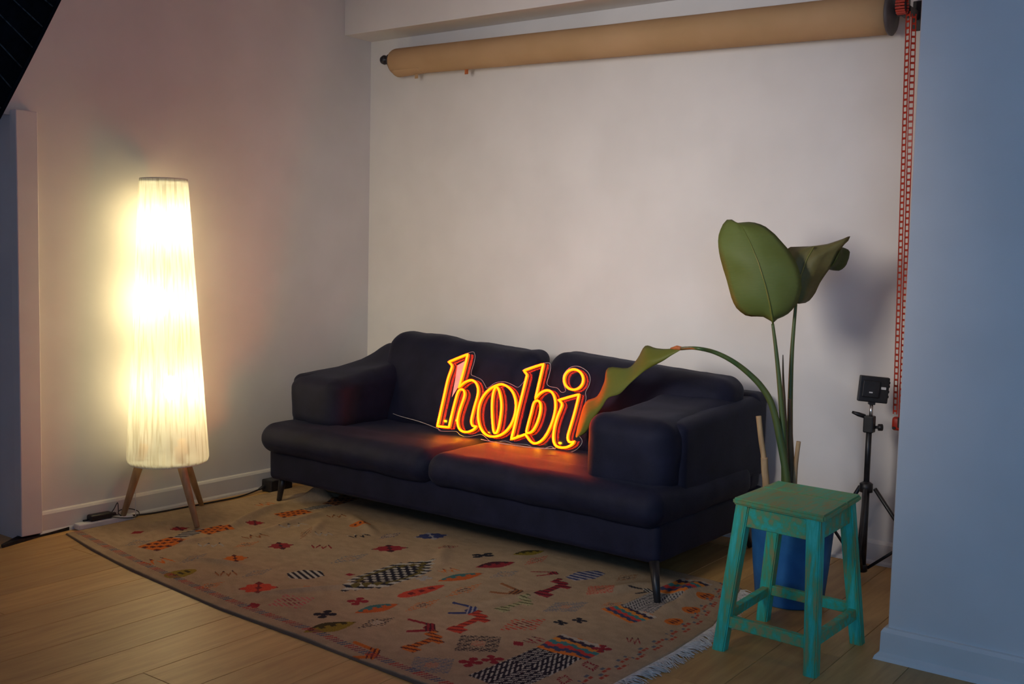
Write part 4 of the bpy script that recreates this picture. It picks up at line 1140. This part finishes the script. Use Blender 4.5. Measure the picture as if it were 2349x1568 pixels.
# pull chain: two strands of red ladder links, one weight at the bottom
chain = tag(empty('pull_chain', (4.36, 1.285, 0.60)), 'red plastic ladder pull chain hanging from the backdrop roll', 'pull chain')
pitch_ = 0.0254
bm = bmesh.new()
for sy in (-1, 1):
    bm_box(bm, (-0.0012, sy * 0.0085 - 0.0018, -pitch_ / 2), (0.0012, sy * 0.0085 + 0.0018, pitch_ / 2))
bm_box(bm, (-0.0022, -0.0098, -0.0042), (0.0022, 0.0098, 0.0042), 0.0008, 1)
lme = bpy.data.meshes.new('link'); bmesh.ops.recalc_face_normals(bm, faces=bm.faces); bm.to_mesh(lme); bm.free(); lme.materials.append(M['red_plastic'])
z_top, z_bot = 2.272, 0.655
for (yt, yb, tw0, tw1, ph) in ((1.303, 1.272, -20, -22, 0.0), (1.280, 1.249, 50, -22, 0.011)):
    n_ = int((z_top - z_bot) / pitch_)
    for i in range(n_):
        z = z_top - ph - (i + 0.5) * pitch_
        t = i / (n_ - 1)
        o = bpy.data.objects.new('link', lme); COL.objects.link(o); o.parent = chain
        o.location = (4.36 - 4.36, yt + (yb - yt) * t - 1.285, z - 0.60)
        o.rotation_euler = (R(-1.1), 0, R(tw0 + (tw1 - tw0) * min(1, t * 2.2)))
bm = bmesh.new()
bm_box(bm, (4.345, 1.243, 0.606), (4.375, 1.281, 0.662), 0.012, 3)
wg = from_bm('chain_weight', bm, M['red_plastic'], chain, True)
bm = bmesh.new()
bm_box(bm, (4.3425, 1.244, 0.620), (4.350, 1.256, 0.662), 0.003, 2)
bm_box(bm, (4.3425, 1.262, 0.612), (4.350, 1.276, 0.622), 0.002, 1)
from_bm('weight_clip', bm, M['black_plastic'], wg)

# ------------------------------------------------------------------ cables and adapters by the lamp
strip = tag(empty('power_strip', (2.76, 4.325, 0)), 'white power strip lying on the floor at the foot of the lamp', 'power strip')
smx = Matrix.Translation((2.755, 4.330, 0)) @ Matrix.Rotation(R(-3), 4, 'Z')
bm = bmesh.new(); bm_box(bm, (-0.135, -0.024, 0.0), (0.135, 0.024, 0.028), 0.006, 2); bmesh.ops.transform(bm, matrix=smx, verts=bm.verts)
from_bm('strip_body', bm, M['white_plastic'], strip)
for q in (-0.08, 0.0, 0.08):
    lathe('outlet', [(0.017, 0.0275), (0.017, 0.0292), (0.014, 0.0286)], M['trim'], strip, 16, smx @ Vector((q, 0, 0)))
adp = tag(empty('power_adapter', (2.715, 4.318, 0.029)), 'black plug adapter resting on the white power strip', 'adapter')
bm = bmesh.new(); bm_box(bm, (-0.075, -0.020, 0.0295), (0.035, 0.022, 0.058), 0.009, 3); bmesh.ops.transform(bm, matrix=smx, verts=bm.verts)
from_bm('adapter_body', bm, M['black_plastic'], adp)
bm = bmesh.new(); bm_box(bm, (0.030, -0.008, 0.034), (0.058, 0.008, 0.050), 0.004, 2); bmesh.ops.transform(bm, matrix=smx, verts=bm.verts)
from_bm('cable_boot', bm, M['black_plastic'], adp)
cab = tag(empty('black_cable', (3.0, 4.33, 0)), 'black cable running along the left wall behind the lamp legs', 'cable')
tube('cable_run', catmull([(2.66, 4.345, 0.034), (2.80, 4.349, 0.032), (2.90, 4.345, 0.014), (3.0, 4.336, 0.006), (3.2, 4.316, 0.006), (3.37, 4.306, 0.006), (3.5, 4.302, 0.006), (3.6, 4.318, 0.010), (3.69, 4.325, 0.022)], 8), 0.0042, M['black_plastic'], cab, 8)
tube('cable_loop', catmull([(2.77, 4.317, 0.042), (2.80, 4.30, 0.030), (2.87, 4.290, 0.018), (2.915, 4.30, 0.020), (2.925, 4.318, 0.034), (2.89, 4.333, 0.050), (2.845, 4.335, 0.052), (2.825, 4.325, 0.044), (2.83, 4.31, 0.030)], 8), 0.0022, M['black_plastic'], cab, 6)
tube('cable_end', catmull([(2.79, 4.345, 0.032), (2.815, 4.342, 0.062), (2.832, 4.340, 0.088), (2.834, 4.338, 0.045)], 6), 0.0020, M['black_plastic'], cab, 6)
pb = tag(empty('power_brick', (3.76, 4.30, 0)), 'black power brick on the floor beside the left front sofa leg', 'power brick')
bm = bmesh.new(); bm_box(bm, (3.685, 4.262, 0.001), (3.835, 4.340, 0.066), 0.008, 3)
from_bm('brick_body', bm, M['black_plastic'], pb)
tube('brick_boot', [(3.70, 4.322, 0.03), (3.655, 4.322, 0.018)], [0.014, 0.006], M['black_plastic'], pb, 10)
wp = tag(empty('white_plug', (3.82, 4.27, 0.068)), 'small white plug lying on the black power brick', 'plug')
bm = bmesh.new(); bm_box(bm, (3.795, 4.235, 0.068), (3.835, 4.275, 0.088), 0.007, 2)
from_bm('plug_body', bm, M['white_plastic'], wp)
tube('plug_tail', [(3.832, 4.245, 0.078), (3.86, 4.225, 0.072)], [0.005, 0.003], M['white_plastic'], wp, 8)

# ------------------------------------------------------------------ studio softbox near the camera
sb = tag(empty('softbox', (0.78, 1.95, 1.2)), 'black ribbed softbox fabric cutting across the upper left corner', 'softbox')
M['black_cloth'] = add_noise_color(mat('black_cloth', (0.004, 0.004, 0.006), 0.9, spec=0.1), (0.003, 0.003, 0.004), (0.006, 0.006, 0.009), 60, 3)
M['stitch'] = add_noise_color(mat('grey_stitch', (0.05, 0.05, 0.055), 0.9), (0.01, 0.01, 0.012), (0.07, 0.07, 0.075), 160, 2)
E0, E1 = Vector((1.075, 1.515, 2.02)), Vector((0.823, 1.760, 1.285))
SE = (E0 - E1).normalized()
SN = Vector((0.93, 0.34, -0.12)); SN = (SN - SE * SN.dot(SE)).normalized()
SW = SN.cross(SE).normalized()
if SW.y < 0: SW = -SW
SH, SWD = (E0 - E1).length, 0.62
bow = lambda t: SW * (-0.012 * math.sin(PI * t))
front = lambda t, w: E1 + SE * SH * t + SW * SWD * w + bow(t) * (1 - 2 * w)
SCc = front(0.5, 0.5) - SN * 0.42
def sb_panel(name, fa, m, n=16, k=8):
    bm = bmesh.new(); rows = []
    for i in range(n + 1):
        a, b_ = fa(i / n)
        row = []
        for j in range(k + 1):
            w = j / k
            row.append(bm.verts.new(a.lerp(b_, w) + (a.lerp(b_, w) - SCc).normalized() * 0.03 * math.sin(PI * w)))
        rows.append(row)
    for a, b_ in zip(rows, rows[1:]):
        for j in range(k):
            bm.faces.new((a[j], a[j + 1], b_[j + 1], b_[j]))
    o = from_bm(name, bm, m, sb, True)
    o.modifiers.new('thickness', 'SOLIDIFY').thickness = 0.003
    return o
back = lambda t, w: SCc + SE * (t - 0.5) * 0.16 + SW * (w - 0.5) * 0.16
side = sb_panel('side_panel', lambda t: (front(t, 0), back(t, 0)), M['black_cloth'])
sb_panel('side_panel', lambda t: (front(t, 1), back(t, 1)), M['black_cloth'])
sb_panel('side_panel', lambda t: (front(0, t), back(0, t)), M['black_cloth'])
sb_panel('side_panel', lambda t: (front(1, t), back(1, t)), M['black_cloth'])
sb_panel('rear_panel', lambda t: (back(t, 0), back(t, 1)), M['black_cloth'], 4, 4)
tube('edge_binding', [front(t, 0) for t in np.linspace(0, 1, 24)], 0.004, M['black_cloth'], side, 8)
PN = SE.cross(back(0.5, 0) - front(0.5, 0)).normalized()
if PN.dot(SW) > 0: PN = -PN
for q in range(13):
    t = 0.10 + 0.045 * q
    tube('seam', [front(t, 0).lerp(back(min(1, t + 0.55), 0), w * 0.62) + (front(t, 0).lerp(back(t, 0), w * 0.62) - SCc).normalized() * 0.03 * math.sin(PI * w * 0.62) + PN * 0.006 for w in np.linspace(0.02, 1, 12)], 0.0011, M['stitch'], side, 5)
M['diffuser'] = add_noise_color(mat('white_diffuser', (0.8, 0.8, 0.8), 0.9), (0.78, 0.78, 0.78), (0.82, 0.82, 0.82), 20, 2)
sb_panel('front_diffuser', lambda t: (front(0.02 + 0.96 * t, 0.02) - SN * 0.012, front(0.02 + 0.96 * t, 0.98) - SN * 0.012), M['diffuser'], 6, 6)
ld = bpy.data.lights.new('softbox_light', 'AREA'); ld.shape = 'RECTANGLE'
ld.size, ld.size_y, ld.energy, ld.color = 0.60, 0.78, 13.5, (1.0, 0.90, 0.80)
ld.spread = R(70)
lo = bpy.data.objects.new('softbox_light', ld); COL.objects.link(lo); lo.parent = sb
zz_ = -(Vector((4.51, 2.55, 1.20)) - front(0.5, 0.5)).normalized()
xx_ = SW - zz_ * SW.dot(zz_); xx_.normalize(); yy_ = zz_.cross(xx_)
cpos = front(0.5, 0.5) + SN * 0.045 - origin_of(sb)
lo.matrix_local = Matrix(((xx_.x, yy_.x, zz_.x, cpos.x), (xx_.y, yy_.y, zz_.y, cpos.y), (xx_.z, yy_.z, zz_.z, cpos.z), (0, 0, 0, 1)))
